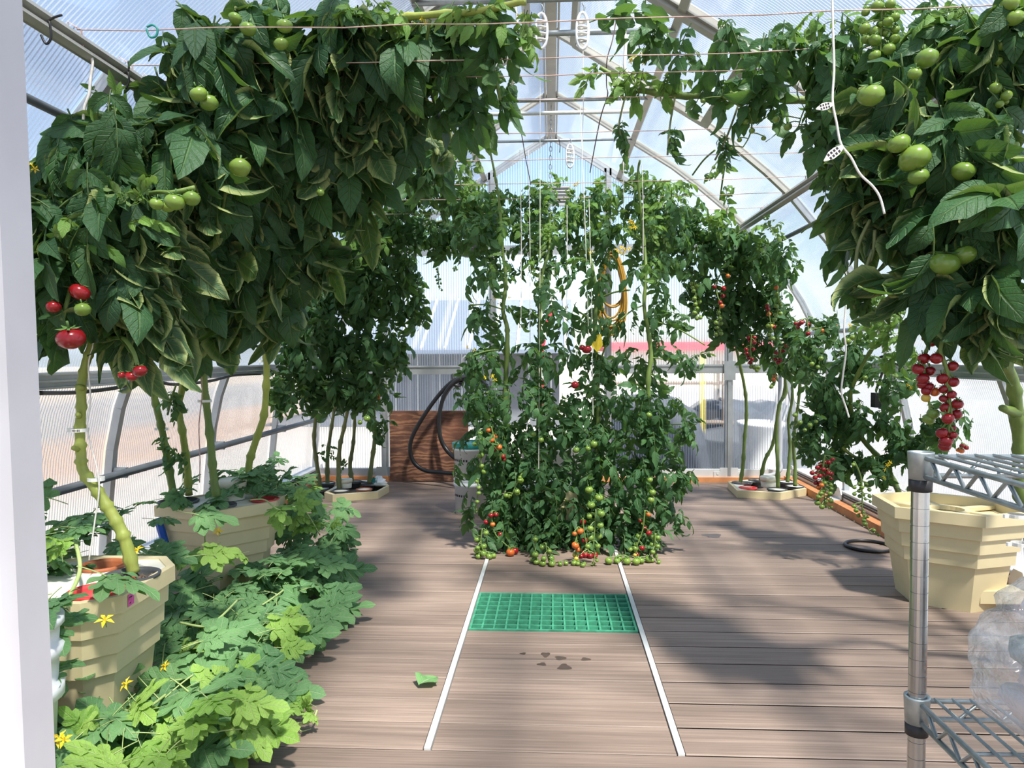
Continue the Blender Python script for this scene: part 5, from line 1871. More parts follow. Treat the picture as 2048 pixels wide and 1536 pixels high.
grow(E2, [(1760, 640, 3.4, 60, 40, .12, 12), (1800, 690, 3.4, 50, 50, .1, 9), (1770, 590, 3.4, 40, 40, .1, 7)], 'young', .16, 30, .2)
flowers(E2, [(1775, 930), (1770, 940), (1780, 925), (1768, 955), (1815, 770), (1822, 776), (1700, 650), (1740, 652), (1712, 625)], 3.5, .013)
truss(E1, 'r 900 155 4.5;r 830 210;r 760 210;r 690 250;r 640 300;r 720 300;r 550 390;r 640 390;r 680 440;r 600 470;r 760 420;r 830 390;r 870 400;r 610 560;r 690 560;r 870 490 4;o 660 640;o 710 600;g 760 560;g 700 740;g 660 800;g 750 690;g 640 900 6;g 715 970 5.5;g 770 880;g 870 870;g 850 740;g 780 970 3;g 840 990 2.6;g 880 975 2.4;g 870 595 4;g 880 660 3.5;r 740 330;r 800 330', 3.62, 5.2, 1560, 900, 8.533)
truss(E1, 'g 1250 250;g 1360 580 5;g 1390 650;g 1350 700;g 1270 750;g 1360 790;g 1420 760;g 1400 640;g 1470 580;g 1525 680;g 1530 790;g 1540 880 3;g 1460 840 3;g 1260 960;g 1300 1030 5;g 1420 1060;g 1340 1120;g 1450 1150;g 1430 1200;g 1450 1260 5;g 1500 1140 3;g 1600 1370 4;g 1680 1450 3.5;g 1270 640 4', 3.52, 4.2, 1560, 900, 8.533)
truss(E1, 'r 200 400;r 185 410;r 240 410;r 180 430 4;o 325 450 6;r 240 465 5;o 410 425 4;r 210 395 4;r 165 405 4', 3.95, 5, 1536, 512, 3)
truss(E2, 'r 1165 1140 5;r 1190 1150 5;o 1160 1168 6;o 1140 1165 4', 3.3, 5, 1536, 512, 3)
for px, py, r in ((1642, 717, 5), (1624, 728, 5), (1636, 734, 4), (1590, 830, 5), (1600, 845, 5), (1620, 850, 5), (1632, 843, 4), (1610, 860, 4), (1695, 682, 7), (1705, 675, 6), (1730, 755, 5)):
    fruit(E1, px, py, 3.65, r, 'g')

# ---- right: the two near plants
G1 = plant('large leaved tomato plant with fat green fruit at upper right', 2062, 1330, 2.3, z=0.0)
G2 = plant('cherry tomato plant arching from the right toward the ridge', 2090, 1330, 2.5, z=0.0)
stem(G1, [np.array([1.72, 2.3, .0]), np.array([1.62, 2.3, .40]), (2052, 1010, 2.3), (2040, 900, 2.28), (2034, 830, 2.25), (2024, 760, 2.2), (1995, 690, 2.1), (1975, 600, 2.05), (1960, 480, 2.02), (1940, 330, 2.0), (1920, 200, 2.0), (1900, 80, 2.0)], .021, .011, 'stem')
stem(G2, [np.array([1.80, 2.5, .0]), np.array([1.74, 2.5, .5]), (2075, 800, 2.45), (2035, 600, 2.4), (1960, 400, 2.38), (1860, 260, 2.36), (1740, 210, 2.38), (1600, 200, 2.42), (1460, 190, 2.5), (1360, 192, 2.55), (1290, 182, 2.58), (1240, 178, 2.58), (1222, 150, 2.58), (1200, 135, 2.58)], .018, .007, 'stem')
o = part('side_stub', MB().tube([atY(2036, 825, 2.25), atY(2010, 818, 2.22), atY(2004, 816, 2.2)], [.02, .012, .010], 8), MAT['stem'], G1, True)
grow(G1, [(1960, 100, 1.95, 90, 90, .2, 40), (1900, 280, 1.95, 110, 100, .22, 52), (1960, 430, 1.9, 90, 90, .2, 46), (1830, 390, 2.0, 70, 70, .18, 28), (1960, 560, 1.9, 80, 60, .18, 32), (1860, 560, 1.9, 45, 45, .1, 10), (1780, 250, 2.0, 70, 80, .18, 26), (1740, 380, 2.05, 40, 60, .12, 10), (1990, 640, 2.0, 40, 30, .08, 5)], 'broad', .27, 170, .9)
grow(G2, [(1800, 110, 2.1, 100, 80, .2, 40), (1680, 120, 2.2, 80, 80, .2, 32), (1560, 100, 2.3, 70, 60, .15, 13), (1660, 250, 2.25, 70, 60, .15, 22), (1450, 80, 2.4, 70, 50, .12, 7), (1370, 110, 2.5, 60, 50, .1, 4), (1530, 190, 2.4, 60, 35, .1, 9), (1440, 180, 2.5, 60, 25, .08, 5), (1690, 370, 2.1, 40, 60, .1, 10), (1300, 50, 2.4, 60, 35, .08, 6), (1240, 20, 2.3, 30, 20, .06, 3), (1720, 450, 2.1, 40, 40, .08, 6)], 'fine', .22, 140, .75)
grow(G2, [(1260, 160, 2.56, 50, 25, .06, 8), (1340, 160, 2.5, 40, 25, .06, 5), (1185, 140, 2.56, 14, 30, .04, 3), (1900, 30, 2.0, 80, 25, .1, 10), (1700, 30, 2.1, 100, 25, .1, 8)], 'young', .15, 40, .2)
for q in ([(1250, 195, 2.55), (1238, 250, 2.55), (1245, 280, 2.55)], [(1350, 195, 2.52), (1340, 250, 2.5), (1335, 310, 2.5)], [(1480, 200, 2.45), (1455, 270, 2.45), (1430, 320, 2.5)], [(1310, 20, 2.4), (1312, 50, 2.4), (1308, 75, 2.4)]):
    part('branch', MB().tube(spline([atY(*p) for p in q], 5), .0035, 6), MAT['stem_dark'], G2, True)
grow(G2, [(1245, 260, 2.55, 16, 40, .03, 5), (1340, 280, 2.5, 16, 45, .03, 6), (1445, 290, 2.48, 30, 35, .04, 6)], 'fine', .11, 20, 1.0)
for q in ([(1750, 460, 2.0), (1742, 520, 2.0), (1700, 560, 2.02), (1712, 620, 2.02)], [(1745, 500, 2.0), (1728, 560, 2.0), (1735, 630, 2.02)], [(1740, 440, 2.0), (1715, 500, 2.0), (1710, 600, 2.0)]):
    part('branch', MB().tube(spline([atY(*p) for p in q], 5), .005, 6), MAT['stem_dark'], G1, True)
grow(G1, [(1722, 590, 2.0, 22, 50, .04, 8)], 'fine', .14, 10, 1.0)
flowers(G2, [(1262, 122), (1270, 112), (1278, 118), (1285, 108), (1292, 122), (1275, 128), (1268, 130), (1297, 85), (1300, 78), (1320, 88), (1262, 118), (1288, 126)], 2.5, .012)
twigs(G1, [((1985, 650, 2.1), (1990, 600, 2.0)), ((1960, 500, 2.0), (1880, 300, 1.95)), ((1960, 350, 2.0), (1870, 330, 1.9)), ((1950, 360, 2.0), (2020, 400, 1.9))], .009, 'stem')
truss(G2, 'r 935 615;r 900 677;r 970 690 11;r 930 735;r 925 770 10;r 965 785 10;r 950 810 10;o 1000 815 10;y 947 852 9;r 975 450 8;r 983 520 9;r 940 495 6;g 992 945;g 965 978', 1.9, 12, 1536, 512, 3, .012, (1866, 640), .004)
truss(G2, 'r 1010 615;r 1108 662 11;r 1050 735;r 1112 757 11;r 1058 800 10;r 1103 832 9;r 1052 855 8;r 1137 888 11;r 1070 910;r 1130 950 11;r 1080 975;r 1108 1032 7;r 1045 1062;r 1112 1075 8;r 1068 1110 13;r 1060 1140 12', 1.87, 12, 1536, 512, 3, .012, (1890, 660), .004)
truss(G2, 'g 655 40 12;g 735 25;g 585 75 8;g 760 105;g 720 130;g 580 170 11;g 645 190 12;g 700 200 7;g 590 235 10;g 640 240 12;g 765 180 8;g 725 295 12;g 640 335 12;g 760 235;g 690 60 8;g 680 145 6', 2.0, 10, 1536, 0, 3, .02, None, .003)
truss(G2, 'g 1375 170 11;g 1490 235 12;g 1400 270 12;g 1420 310 10;g 1310 360 8;g 1380 365 9;g 1500 315 8;g 1365 530 12;g 1430 575 11;g 1390 625 8;g 1420 610 8;g 1440 20 10', 1.85, 10, 1536, 0, 3, .02, None, .003)
truss(G2, 'g 1225 715 7;g 1235 765 7;g 1258 812 10;g 1320 830 11;g 1340 790 7;g 1475 870 10;g 1320 750 5', 1.85, 8, 1536, 0, 3, .02, (1960, 220), .003)
truss(G2, 'g 50 715 7;g 120 760 8;g 255 770 6;g 330 690 7;g 235 690 6;g 95 240 7;g 150 270 6', 2.3, 7, 1536, 0, 3, .03, None, .003)
truss(G2, 'g 1460 710 8;g 1500 680 8;g 1400 730 7;g 1440 785 6;g 1420 655 6;g 1365 840 5;g 1510 830 5;g 1145 605 5;g 1315 890 4', 2.4, 6, 1024, 0, 3, .03, None, .003)
truss(D[3], 'g 1210 1005 4;g 1165 1055 4;g 1165 1080 4;g 1170 1065 3;g 1290 960 3', 4.2, 4, 1024, 0, 3)
for px, py, r, cl in ((1853, 117, 22, 'g'), (1742, 190, 26, 'g'), (1829, 317, 31, 'g'), (1797, 287, 22, 'g'), (1927, 343, 22, 'g'), (1829, 147, 14, 'g'), (2019, 418, 15, 'g'), (1836, 353, 20, 'g'), (1889, 527, 28, 'g'), (1929, 510, 22, 'g'), (2028, 36, 18, 'g'), (2019, 8, 18, 'g')):
    fruit(G1, px, py, 1.80, r, cl, True)
fruit(G1, 1926, 658, 1.88, 13, 'r')
fruit(G1, 1848, 577, 1.92, 9, 'r')

# fruit of the left plants
for pl, px, py, Y, r, cl in ((B1, 470, 37, 2.05, 14, 'g'), (B1, 496, 58, 2.0, 17, 'g'), (B1, 397, 188, 1.98, 18, 'g'), (B1, 418, 206, 2.02, 19, 'g'), (A, 313, 408, 1.86, 15, 'g'), (A, 349, 404, 1.84, 21, 'g'), (A, 383, 397, 1.86, 18, 'g'), (A, 336, 414, 1.9, 14, 'g'), (B1, 480, 335, 2.05, 22, 'g'),
                             (B2, 569, 52, 2.05, 17, 'g'), (B2, 562, 88, 2.05, 15, 'g'), (B3, 641, 385, 2.3, 8, 'g'), (A, 160, 584, 1.88, 21, 'r'), (A, 107, 614, 1.86, 15, 'r'), (A, 165, 619, 1.86, 17, 'g'), (A, 142, 676, 1.86, 29, 'r'), (A, 280, 742, 1.95, 15, 'r'),
                             (A, 263, 752, 1.98, 13, 'r'), (A, 243, 750, 2.0, 8, 'r'), (B4, 575, 647, 2.9, 9, 'o'), (B4, 562, 655, 2.9, 9, 'o'), (B4, 565, 673, 2.88, 9, 'o'), (B4, 577, 672, 2.92, 6, 'g'), (B4, 752, 283, 2.3, 5, 'g')):
    fruit(pl, px, py, Y, r, cl, r > 10)
part('branch', MB().tube(spline([atY(196, 560, 2.06), atY(150, 560, 1.95), atY(135, 600, 1.9), atY(125, 640, 1.9)], 5), .006, 6), MAT['stem'], A, True)
part('branch', MB().tube(spline([atY(250, 400, 2.1), atY(310, 385, 1.95), atY(345, 385, 1.87), atY(390, 375, 1.87)], 5), .006, 6), MAT['stem'], A, True)
part('branch', MB().tube(spline([atY(190, 690, 2.06), atY(240, 675, 2.0), atY(265, 700, 1.97), atY(275, 730, 1.96)], 5), .006, 6), MAT['stem'], A, True)

# ------------------------------------------------------------------ melon vines


def near_poly(p, poly, m):
    c = np.mean(np.array(poly), axis=0)
    v = [np.array(q) for q in poly]
    n, ins, dmin = len(v), False, 9.0
    for i in range(n):
        a, b = v[i], v[(i + 1) % n]
        t = max(0.0, min(1.0, (p - a).dot(b - a) / (b - a).dot(b - a)))
        dmin = min(dmin, np.linalg.norm(p - a - (b - a) * t))
        if (a[1] > p[1]) != (b[1] > p[1]) and p[0] < (b[0] - a[0]) * (p[1] - a[1]) / (b[1] - a[1]) + a[0]:
            ins = not ins
    return ins or dmin < m


def melon(plant, blobs, kind, size, n_obj, zmin=.03):
    """blobs (px, py, z, Rx, Ry, h, n): leaves spread over a low mound around a point on height z"""
    items = []
    for (px, py, z, rx, ry, h, n) in blobs:
        c = atZ(px, py, z)
        for _ in range(int(n)):
            a, r = RNG.uniform(0, 6.283), math.sqrt(RNG.random())
            p = c + np.array([rx * r * math.cos(a), ry * r * math.sin(a), RNG.uniform(-h, h * .7)])
            lim = wall_x(max(0, p[2])) - .10
            if abs(p[0]) > lim:
                p[0] = math.copysign(lim, p[0])
            y = np.array([math.cos(a) * .6 + RNG.normal() * .6, math.sin(a) * .6 - .25 + RNG.normal() * .6, RNG.uniform(-.35, .25)])
            zz = np.array([RNG.normal() * .32, -.55 + RNG.normal() * .3, .85])
            A = frame_from(y, zz)
            sc = size * RNG.uniform(.6, 1.2)
            q_ = p + A[:, 1] * sc * .5
            if .10 < q_[2] < .46 and q_[0] > (-1.27 if q_[2] < .25 else -1.37) and near_poly(q_[:2], NEARP, .11):
                continue
            if .16 < q_[2] < .41 and q_[0] < -1.19 and near_poly(q_[:2], MIDP, .12):
                continue
            if .37 < q_[2] < .6 and q_[0] > -1.33 and near_poly(q_[:2], NEARP, .02):
                continue
            tip = p + A[:, 1] * sc * .8
            lowest = min(p[2], tip[2]) - .25 * sc * max(0, abs(A[2, 0]))
            if lowest < zmin:
                p[2] += zmin - lowest
            items.append((np.linalg.norm(p - CAM), A * sc, p, sc))
    items.sort(key=lambda q: q[0])
    rest = []
    rl = root_loc(plant)
    sel = set(RNG.permutation(len(items))[:n_obj].tolist()) if n_obj < len(items) else set(range(len(items)))
    for i, (dp, A, b, sc) in enumerate(items):
        if i in sel:
            o = bpy.data.objects.new('leaf', LM[kind][int(RNG.integers(9))])
            o.rotation_mode = 'QUATERNION'
            o.rotation_quaternion = Matrix([list(r / sc) for r in A]).to_quaternion()
            o.location = tuple(b - rl)
            o.scale = (sc, sc, sc)
            link(o, plant)
        else:
            rest.append((VAR[kind][0][int(RNG.integers(9))], A, b))
    if rest:
        joined_leaves('foliage', plant, rest, MAT[VAR[kind][2]], MAT['vine'])


def vine(plant, pts, r=.005):
    P = spline([atZ(*q) for q in pts], 6)
    for p in P:
        p[2] = max(p[2], r * 1.1)
    return part('vine', MB().tube(P, r * .62, 6), MAT['vine'], plant, True)


m1 = thing('melon_vine', 'bright lobed melon vine sprawling at the bottom left corner by the white bucket', 'vine', atZ(300, 1500, 0))
m2 = thing('melon_vine', 'blue green melon vine spreading on the deck between the two cream planters', 'vine', atZ(480, 1220, 0))
m3 = thing('melon_vine', 'melon vine climbing over the right corner of the mid planter', 'vine', atZ(600, 1080, 0))
m4 = thing('melon_vine', 'melon vine tangled at the wall behind the near planter', 'vine', (-1.68, 2.35, 0))
melon(m1, [(300, 1400, .12, .17, .14, .10, 30), (180, 1440, .12, .10, .12, .10, 18), (420, 1370, .10, .14, .10, .08, 20), (250, 1330, .16, .18, .08, .10, 20), (140, 1330, .22, .10, .08, .12, 16), (120, 1290, .24, .07, .05, .08, 16), (170, 1320, .16, .06, .05, .06, 12), (360, 1330, .12, .14, .08, .08, 16), (470, 1360, .08, .10, .06, .05, 8), (300, 1480, .1, .14, .08, .08, 12)], 'melon', .215, 140)
melon(m1, [(320, 1460, .16, .16, .08, .06, 15), (430, 1410, .12, .09, .07, .05, 8), (440, 1300, .12, .16, .06, .05, 9), (220, 1500, .12, .08, .06, .05, 9), (360, 1390, .2, .10, .06, .04, 7), (170, 1350, .2, .06, .06, .06, 4), (240, 1380, .16, .06, .06, .04, 4)], 'melon_young', .17, 60)
melon(m2, [(440, 1180, .14, .22, .18, .10, 34), (540, 1130, .12, .22, .18, .09, 32), (380, 1250, .14, .14, .14, .10, 22), (480, 1270, .10, .18, .10, .07, 20), (590, 1190, .08, .14, .10, .05, 14), (560, 1230, .07, .12, .07, .04, 10)], 'melon', .205, 120)
melon(m2, [(330, 1110, .42, .07, .05, .02, 3), (560, 1240, .10, .12, .05, .03, 6), (500, 1240, .12, .12, .05, .03, 6), (470, 1090, .30, .06, .05, .04, 3)], 'melon_young', .18, 18)
melon(m3, [(590, 1050, .22, .12, .16, .12, 24), (630, 1080, .12, .12, .14, .08, 20), (570, 960, .46, .13, .14, .06, 20), (500, 950, .48, .15, .12, .05, 18), (400, 975, .46, .16, .10, .05, 10), (640, 1020, .25, .06, .10, .10, 12), (340, 985, .44, .05, .05, .04, 3), (620, 1130, .06, .12, .10, .04, 12), (420, 1050, .28, .05, .04, .06, 3), (660, 1120, .05, .06, .1, .03, 6)], 'melon', .165, 110)
melon(m3, [(650, 1040, .25, .05, .08, .06, 6), (615, 1000, .35, .05, .06, .06, 6), (560, 1000, .42, .04, .04, .03, 4)], 'melon_young', .13, 16)
melon(m4, [(120, 1060, .5, .16, .14, .10, 18), (250, 1060, .42, .18, .14, .10, 18), (110, 1130, .46, .08, .08, .06, 8), (190, 1085, .46, .10, .06, .05, 7), (110, 1190, .44, .06, .06, .06, 9), (150, 1150, .46, .06, .06, .05, 8), (110, 1260, .35, .05, .05, .08, 7), (150, 1262, .33, .04, .03, .05, 3)], 'melon', .18, 70)
melon(m4, [(110, 1100, .5, .08, .06, .06, 12), (130, 1130, .48, .07, .07, .05, 14), (160, 1100, .5, .05, .05, .04, 6), (340, 1110, .43, .03, .03, .02, 2)], 'melon_young', .10, 22)
vine(m1, [(250, 1420, .12), (330, 1440, .10), (420, 1440, .06), (500, 1430, .02), (552, 1432, .01), (580, 1440, .012), (602, 1448, .02), (625, 1440, .03), (634, 1420, .05)], .005)
vine(m1, [(130, 1480, .1), (260, 1440, .12), (400, 1330, .10), (470, 1250, .12)], .006)
vine(m1, [(594, 1450, .012), (602, 1462, .01), (614, 1460, .008), (622, 1458, .006)], .002)
melon(m1, [(565, 1400, .06, .03, .02, .01, 2), (600, 1430, .03, .02, .01, .01, 2), (632, 1415, .05, .01, .01, .005, 2)], 'melon_young', .07, 6, .012)
vine(m2, [(380, 1290, .1), (470, 1240, .12), (540, 1200, .12), (620, 1140, .08)], .006)
vine(m2, [(360, 1245, .2), (410, 1253, .2), (440, 1235, .22), (475, 1200, .22)], .006)
vine(m3, [(410, 1005, .42), (418, 1030, .40), (410, 1060, .36), (412, 1100, .26), (420, 1130, .2)], .004)
vine(m3, [(500, 1000, .43), (530, 1000, .43), (560, 1020, .40), (600, 1010, .36), (640, 1070, .2)], .005)
vine(m4, [(110, 1240, .4), (150, 1170, .43), (160, 1130, .46), (150, 1080, .5)], .009)
fb = melon(m4, [], 'melon', .1, 0) if False else None
for mm, pts, zz in ((m1, ((252, 1368), (118, 1478), (128, 1480)), .17), (m2, ((330, 1332), (590, 1125)), .1), (m4, ((275, 1100), (210, 1240)), .45), (m3, ((436, 1062), (440, 1010)), .35)):
    for px, py in pts:
        c = atZ(px, py, zz)
        o = bpy.data.objects.new('flower', FLW)
        o.location = tuple(c - root_loc(mm))
        o.scale = (.022,) * 3
        o.rotation_euler = (random.uniform(.3, 1.2), random.uniform(-.5, .5), 0)
        link(o, mm)
# fallen leaf on the boards
c = atZ(855, 1363, .012)
fl_ = bpy.data.objects.new('fallen_leaf', None)
lfV, lfF, lfUV = leaflet(.085, .075, .55, .5, .12, 'tom', 6, 8, .08, 5)
L5 = Leaf()
L5.add(lfV, lfF, lfUV)
L5.M = [np.full(len(lfF), 0)]
L5.end()
fo = bpy.data.objects.new('fallen_leaf', leaf_mesh(L5, MAT['melon'], MAT['vine']))
fo.location = tuple(c + np.array([-.02, -.03, .004]))
fo.rotation_euler = (.1, .15, -.5)
LOC[fo.name] = np.array(fo.location)
link(fo)
tag(fo, 'single curled green leaf fallen on the deck left of the white strip', 'leaf')
bpy.data.objects.remove(fl_)

# ------------------------------------------------------------------ lines, strings, hangers
XB = 1.255
ordn = ['nearest', 'second nearest', 'third', 'fourth', 'fifth', 'sixth', 'seventh', 'eighth', 'farthest']
for i, Y in enumerate((1.96, 2.2, 2.33, 2.55, 2.93, 3.32, 3.78, 4.15, 4.57)):
    pts = []
    for k in range(15):
        x = -XB + 2 * XB * k / 14
        pts.append((x, Y + .004 * math.sin(k * 2.1), 1.885 - .012 * (1 - (x / XB) ** 2) + random.uniform(-.002, .002)))
    t = thing('twine_line', '%s pinkish twine line stretched across between the eave beams, counted from the door' % ordn[i], 'twine', (0, Y, 1.87), 'twine lines across the house')
    part('line', MB().tube(pts, .0016, 5), MAT['twine'], t)
    for s in (-1, 1):
        part('knot', MB().tube([(s * (XB - .01), Y - .006, 1.885), (s * (XB + .025), Y, 1.91), (s * (XB + .03), Y + .006, 1.86), (s * (XB - .015), Y + .004, 1.82), (s * (XB - .012), Y, 1.885)], .0025, 5), MAT['twine'], t)
strs = [(1040, 300, 1042, 640, 3.9), (1057, 300, 1060, 690, 3.9), (1080, 60, 1077, 980, 3.85), (1134, 410, 1132, 690, 3.88), (1160, 210, 1178, 700, 3.86), (1178, 400, 1186, 830, 3.86), (1240, 120, 1248, 420, 3.6), (1284, 330, 1286, 520, 3.8), (1166, 95, 1164, 320, 3.4)]
for i, (x0, y0, x1, y1, Y) in enumerate(strs):
    a, b = atY(x0, y0, Y), atY(x1, y1, Y)
    m = (a + b) / 2 + np.array([.004, 0, 0])
    solo('plant_string', MB().tube([a, m, b], .0018, 5), MAT['string'], 'thin white plant string of the central column, %s' % ('leftmost of all', 'second from the left', 'long third one passing the second stem', 'short fourth one above the second stem', 'fifth, left of the thick middle stem', 'sixth, alongside the thick middle stem', 'short one right of the thick middle stem', 'rightmost, by the tall zigzag stem', 'under the clear spool in the glare')[i], 'string', 'vertical strings of the central column')
for lab, pts, r, m in (
    ('pale rope hanging at far upper left from the eave beam', [(182, 108, 1.98), (185, 128, 1.98), (181, 160, 1.98), (178, 190, 1.98), (169, 215, 1.98), (167, 240, 1.98)], .004, 'string'),
    ('long cream string with two slotted clips hanging at upper right', [(1664, -20, 1.75), (1666, 60, 1.75), (1668, 140, 1.75), (1665, 200, 1.75), (1673, 245, 1.75), (1682, 288, 1.75), (1702, 315, 1.75), (1720, 348, 1.75), (1745, 372, 1.75), (1760, 395, 1.75), (1769, 428, 1.75)], .0026, 'string'),
    ('doubled string hanging in front of the right wall plants', [(1690, 500, 2.6), (1692, 600, 2.6), (1688, 660, 2.6), (1692, 700, 2.6), (1686, 750, 2.6), (1683, 785, 2.6), (1692, 815, 2.6), (1698, 835, 2.6)], .003, 'string'),
    ('pale pink cord curving down under the ridge at upper centre', [(1236, 28, 2.6), (1248, 60, 2.6), (1251, 90, 2.6), (1249, 130, 2.6), (1254, 148, 2.6), (1270, 168, 2.6)], .006, 'string'),
    ('brown tie string running down to the tomato arch from the tie tube', [(1236, 20, 2.65), (1225, 80, 2.65), (1214, 120, 2.65), (1213, 170, 2.7), (1215, 192, 2.7), (1200, 240, 2.9), (1180, 345, 3.3)], .0022, 'brown_string'),
    ('dark string slanting down left of the ridge chain', [(1030, 200, 3.1), (1040, 250, 3.2), (1052, 320, 3.4), (1062, 370, 3.5)], .002, 'brown_string'),
    ('beige string hanging beside the leaves left of the ridge', [(1030, 10, 2.3), (1034, 40, 2.3), (1032, 90, 2.3), (1034, 120, 2.3), (1024, 170, 2.3)], .004, 'string'),
    ('white string tied along the thick pale near stem', [(193, 520, 2.03), (192, 600, 2.03), (188, 680, 2.03), (177, 730, 2.03), (181, 800, 2.03), (175, 860, 2.03), (198, 960, 2.03), (190, 1040, 2.03), (178, 1120, 2.03)], .0022, 'string'),
    ('pinkish string beside the straight front stem of the mid planter', [(402, 720, 2.94), (404, 790, 2.94), (398, 850, 2.94), (400, 920, 2.94), (399, 965, 2.94)], .0022, 'twine')):
    solo('hanging_string', MB().tube(spline([atY(*q) for q in pts], 5), r, 6), MAT[m], lab, 'string', smooth=True)
# chain under the ridge
ch = thing('chain', 'steel chain hanging from the far end of the ridge beam', 'chain', atY(1098, 480, 5.2))
a, b = np.array([0.0, 5.2, 2.712]), atY(1099, 480, 5.2)
nl = int(np.linalg.norm(a - b) / .030)
for i in range(nl):
    c = a + (b - a) * (i + .5) / nl
    u = np.array([1.0, 0, 0]) if i % 2 else np.array([0, 1.0, 0])
    pts = [c + u * .009 * math.cos(t) + np.array([0, 0, .019 * math.sin(t)]) for t in np.linspace(0, 2 * math.pi, 10, endpoint=False)]
    part('link', MB().tube(pts, .0026, 5, closed=True), MAT['galv'], ch, True)
# clear spool hangers
MAT['clear_plastic'] = plain('clear_plastic', (.80, .82, .84), .12, 0, .05)


def spool(lab, px, py, Y, h):
    c = atY(px, py, Y)
    t = thing('spool_hanger', lab, 'hanger', c)
    part('frame', MB().tube([(c[0] + .3 * h * math.sin(k * 2 * math.pi / 16) * .55, c[1], c[2] + h * .5 * math.cos(k * 2 * math.pi / 16)) for k in range(16)], h * .045, 6, closed=True), MAT['clear_plastic'], t, True)
    for k, dz in enumerate((-.25, -.08, .1, .26)):
        part('coil', MB().tube([(c[0] + h * .12 * math.cos(q), c[1] + h * .08 * math.sin(q), c[2] + dz * h + .01 * h * math.sin(2 * q)) for q in np.linspace(0, 2 * math.pi, 12, endpoint=False)], h * .035, 5, closed=True), MAT['string'], t, True)
    part('hook', MB().tube(spline([(c[0], c[1], c[2] + h * .5), (c[0] + .008, c[1], c[2] + h * .62), (c[0], c[1], c[2] + h * .75)], 4), h * .025, 5), MAT['galv'], t, True)


spool('clear string spool hanger at the left side of the ridge beam', 1083, 62, 2.95, .135)
spool('clear string spool hanger hanging in the sun glare right of the ridge', 1165, 62, 2.95, .14)
spool('small clear string spool hanger in front of the far gable', 1140, 312, 4.9, .15)
# zip ties
for lab, pts in (('black zip tie loop on the near end of the left eave beam', [(82, 70, 1.75), (92, 88, 1.75), (102, 75, 1.75), (99, 45, 1.75), (95, 43, 1.75), (108, 35, 1.75), (124, 30, 1.75)]),
                 ('black zip tie standing up on the left eave beam among the leaves', [(252, 178, 2.1), (258, 160, 2.1), (256, 145, 2.1), (247, 146, 2.1), (257, 140, 2.1), (257, 122, 2.1)]),
                 ('teal twist loop on the nearest twine at upper left', [(293, 58, 1.95), (300, 74, 1.95), (312, 72, 1.95), (315, 58, 1.95), (305, 50, 1.95), (294, 54, 1.95)]),
                 ('black zip tie dangling from the tie tube at upper right', [(1277, 68, 3.3), (1277, 85, 3.3), (1280, 100, 3.3)]),
                 ('black zip tie on the far tie tube under the ridge', [(1118, 278, 4.95), (1120, 292, 4.95), (1119, 305, 4.95)]),
                 ('black zip tie around the tall right stem of the central column', [(1284, 491, 3.9), (1288, 493, 3.88), (1293, 491, 3.9)]),
                 ('black tie around the thick middle stem of the central column', [(1180, 601, 3.95), (1189, 600, 3.92), (1198, 598, 3.95)]),
                 ('black tie around the left back stem below the near foliage', [(178, 618, 2.05), (186, 616, 2.03), (198, 615, 2.05)]),
                 ('black clip around the leftmost stem of the mid planter', [(302, 786, 2.95), (307, 783, 2.92), (313, 778, 2.95)])):
    solo('zip_tie', MB().tube(spline([atY(*q) for q in pts], 4), .0028, 6), MAT['teal'] if 'teal' in lab else MAT['black'], lab, 'tie', smooth=True)

# ring clips round the stems, with small dark print
MAT['clip'] = plain('milky_clip', (.82, .82, .78), .3, 0, .05)


def ring_clip(lab, px, py, Y, r, print_=False):
    c = atY(px, py, Y)
    t = thing('stem_clip', lab, 'clip', c)
    n = 16
    o_ = [(c[0] + r * math.cos(2 * math.pi * k / n), c[1] + r * math.sin(2 * math.pi * k / n)) for k in range(n)]
    i_ = [(c[0] + r * .86 * math.cos(2 * math.pi * k / n), c[1] + r * .86 * math.sin(2 * math.pi * k / n)) for k in range(n)]
    part('ring', MB().ringwall(o_, i_, c[2] - .005, c[2] + .005), MAT['clip'], t)
    part('tab', MB().box((c[0] - r - .016, c[1] - .004, c[2] - .006), (c[0] - r + .002, c[1] + .004, c[2] + .005), bev=.003), MAT['clip'], t)
    if print_:
        mk = MB()
        for k in range(6):
            an = -2.0 + k * .17
            ca, sa = math.cos(an), math.sin(an)
            hh = .0032 if k % 3 else .0022
            mk.add([(c[0] + r * 1.01 * math.cos(an), c[1] + r * 1.01 * math.sin(an), c[2] - hh), (c[0] + r * 1.01 * math.cos(an + .1), c[1] + r * 1.01 * math.sin(an + .1), c[2] - hh),
                    (c[0] + r * 1.01 * math.cos(an + .1), c[1] + r * 1.01 * math.sin(an + .1), c[2] + hh), (c[0] + r * 1.01 * math.cos(an), c[1] + r * 1.01 * math.sin(an), c[2] + hh)], [(0, 1, 2, 3)])
        part('print', mk, MAT['ink'], t)


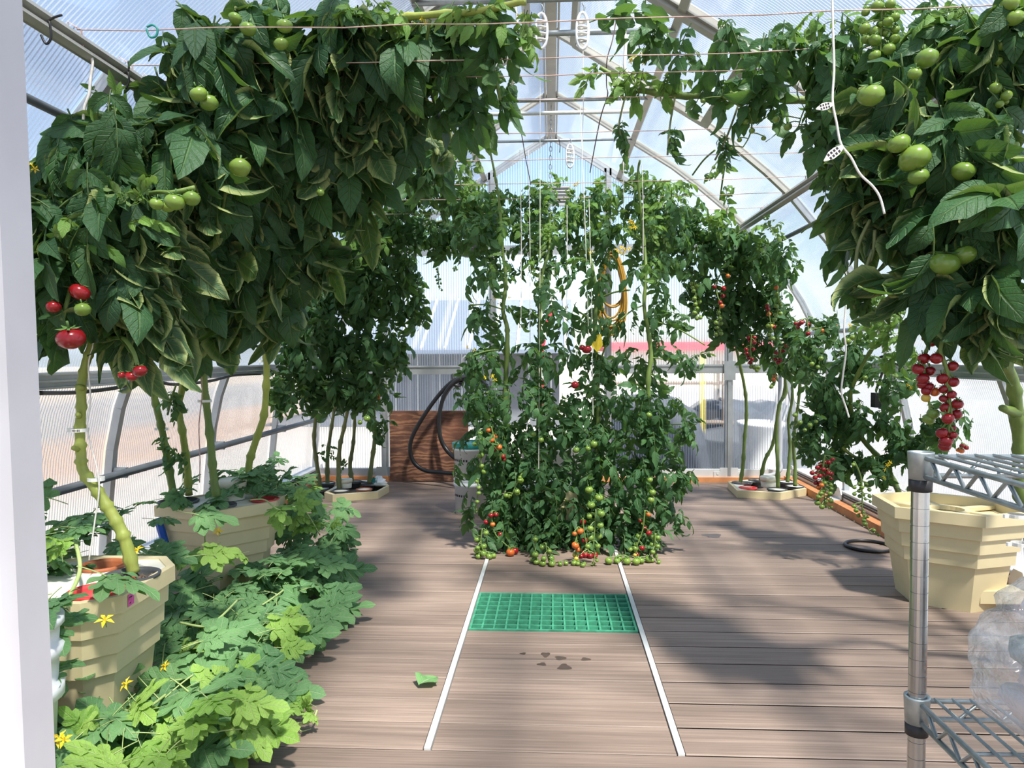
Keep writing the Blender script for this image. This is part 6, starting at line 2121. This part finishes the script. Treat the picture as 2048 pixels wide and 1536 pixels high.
ring_clip('milky printed clip around the thick pale near stem, at its middle', 160, 860, 2.06, .023, True)
ring_clip('milky clip low on the thick pale near stem', 192, 958, 2.06, .023)
ring_clip('milky clip on the front stem of the mid planter, upper one', 407, 734, 2.96, .021)
ring_clip('milky clip on the front stem of the mid planter, lower one', 413, 802, 2.98, .021)
ring_clip('milky clip on the pale knobbly stem of the mid planter', 366, 820, 3.1, .021)
ring_clip('milky clip on the leftmost stem of the mid planter', 326, 858, 3.02, .021)
ring_clip('milky clip on the leaning stem behind the mid planter', 533, 722, 3.24, .021)
ring_clip('milky clip on the tall right stem of the central column', 1291, 535, 3.92, .018)
ring_clip('clear clip on the fat right stem above the empty planter', 2034, 1032, 2.30, .024)
ring_clip('clear clip on the fat right stem, level with the planter bands', 2040, 1088, 2.30, .024)


def slot_clip(lab, p0, p1, Y, wd):
    a, b = atY(*p0, Y), atY(*p1, Y)
    d = b - a
    L = np.linalg.norm(d)
    u = d / L
    s = np.cross(u, np.array([0, 1.0, 0]))
    t = thing('slotted_clip', lab, 'clip', (a + b) / 2)

    def P(x, y, o):
        return a + u * x * L + s * y * wd / 2 + np.array([0, o, 0])
    out = [(0, -.3), (.12, -.6), (.35, -1), (.62, -1), (.85, -.5), (1, -.15), (1, .15), (.85, .5), (.62, 1), (.35, 1), (.12, .6), (0, .3)]
    v = [P(x, y, -.0015) for x, y in out] + [P(x, y, .0015) for x, y in out]
    n = len(out)
    part('plate', MB().add(v, [tuple(range(n)), tuple(range(n, 2 * n))[::-1]] + [(i, n + i, n + (i + 1) % n, (i + 1) % n) for i in range(n)]), MAT['clip'], t)
    mk = MB()
    for r_ in (-.42, .42):
        for k in range(4):
            x = .22 + k * .15
            mk.add([P(x, r_ - .28, -.002), P(x + .09, r_ - .28, -.002), P(x + .09, r_ + .28, -.002), P(x, r_ + .28, -.002)], [(0, 1, 2, 3)])
    part('slots', mk, MAT['ink'], t)['kind'] = 'stuff'


slot_clip('white slotted clip on the long cream string, upper one', (1666, 208), (1632, 218), 1.745, .016)
slot_clip('white slotted clip on the long cream string, lower one', (1686, 292), (1648, 322), 1.745, .020)
bpy.context.view_layer.update()
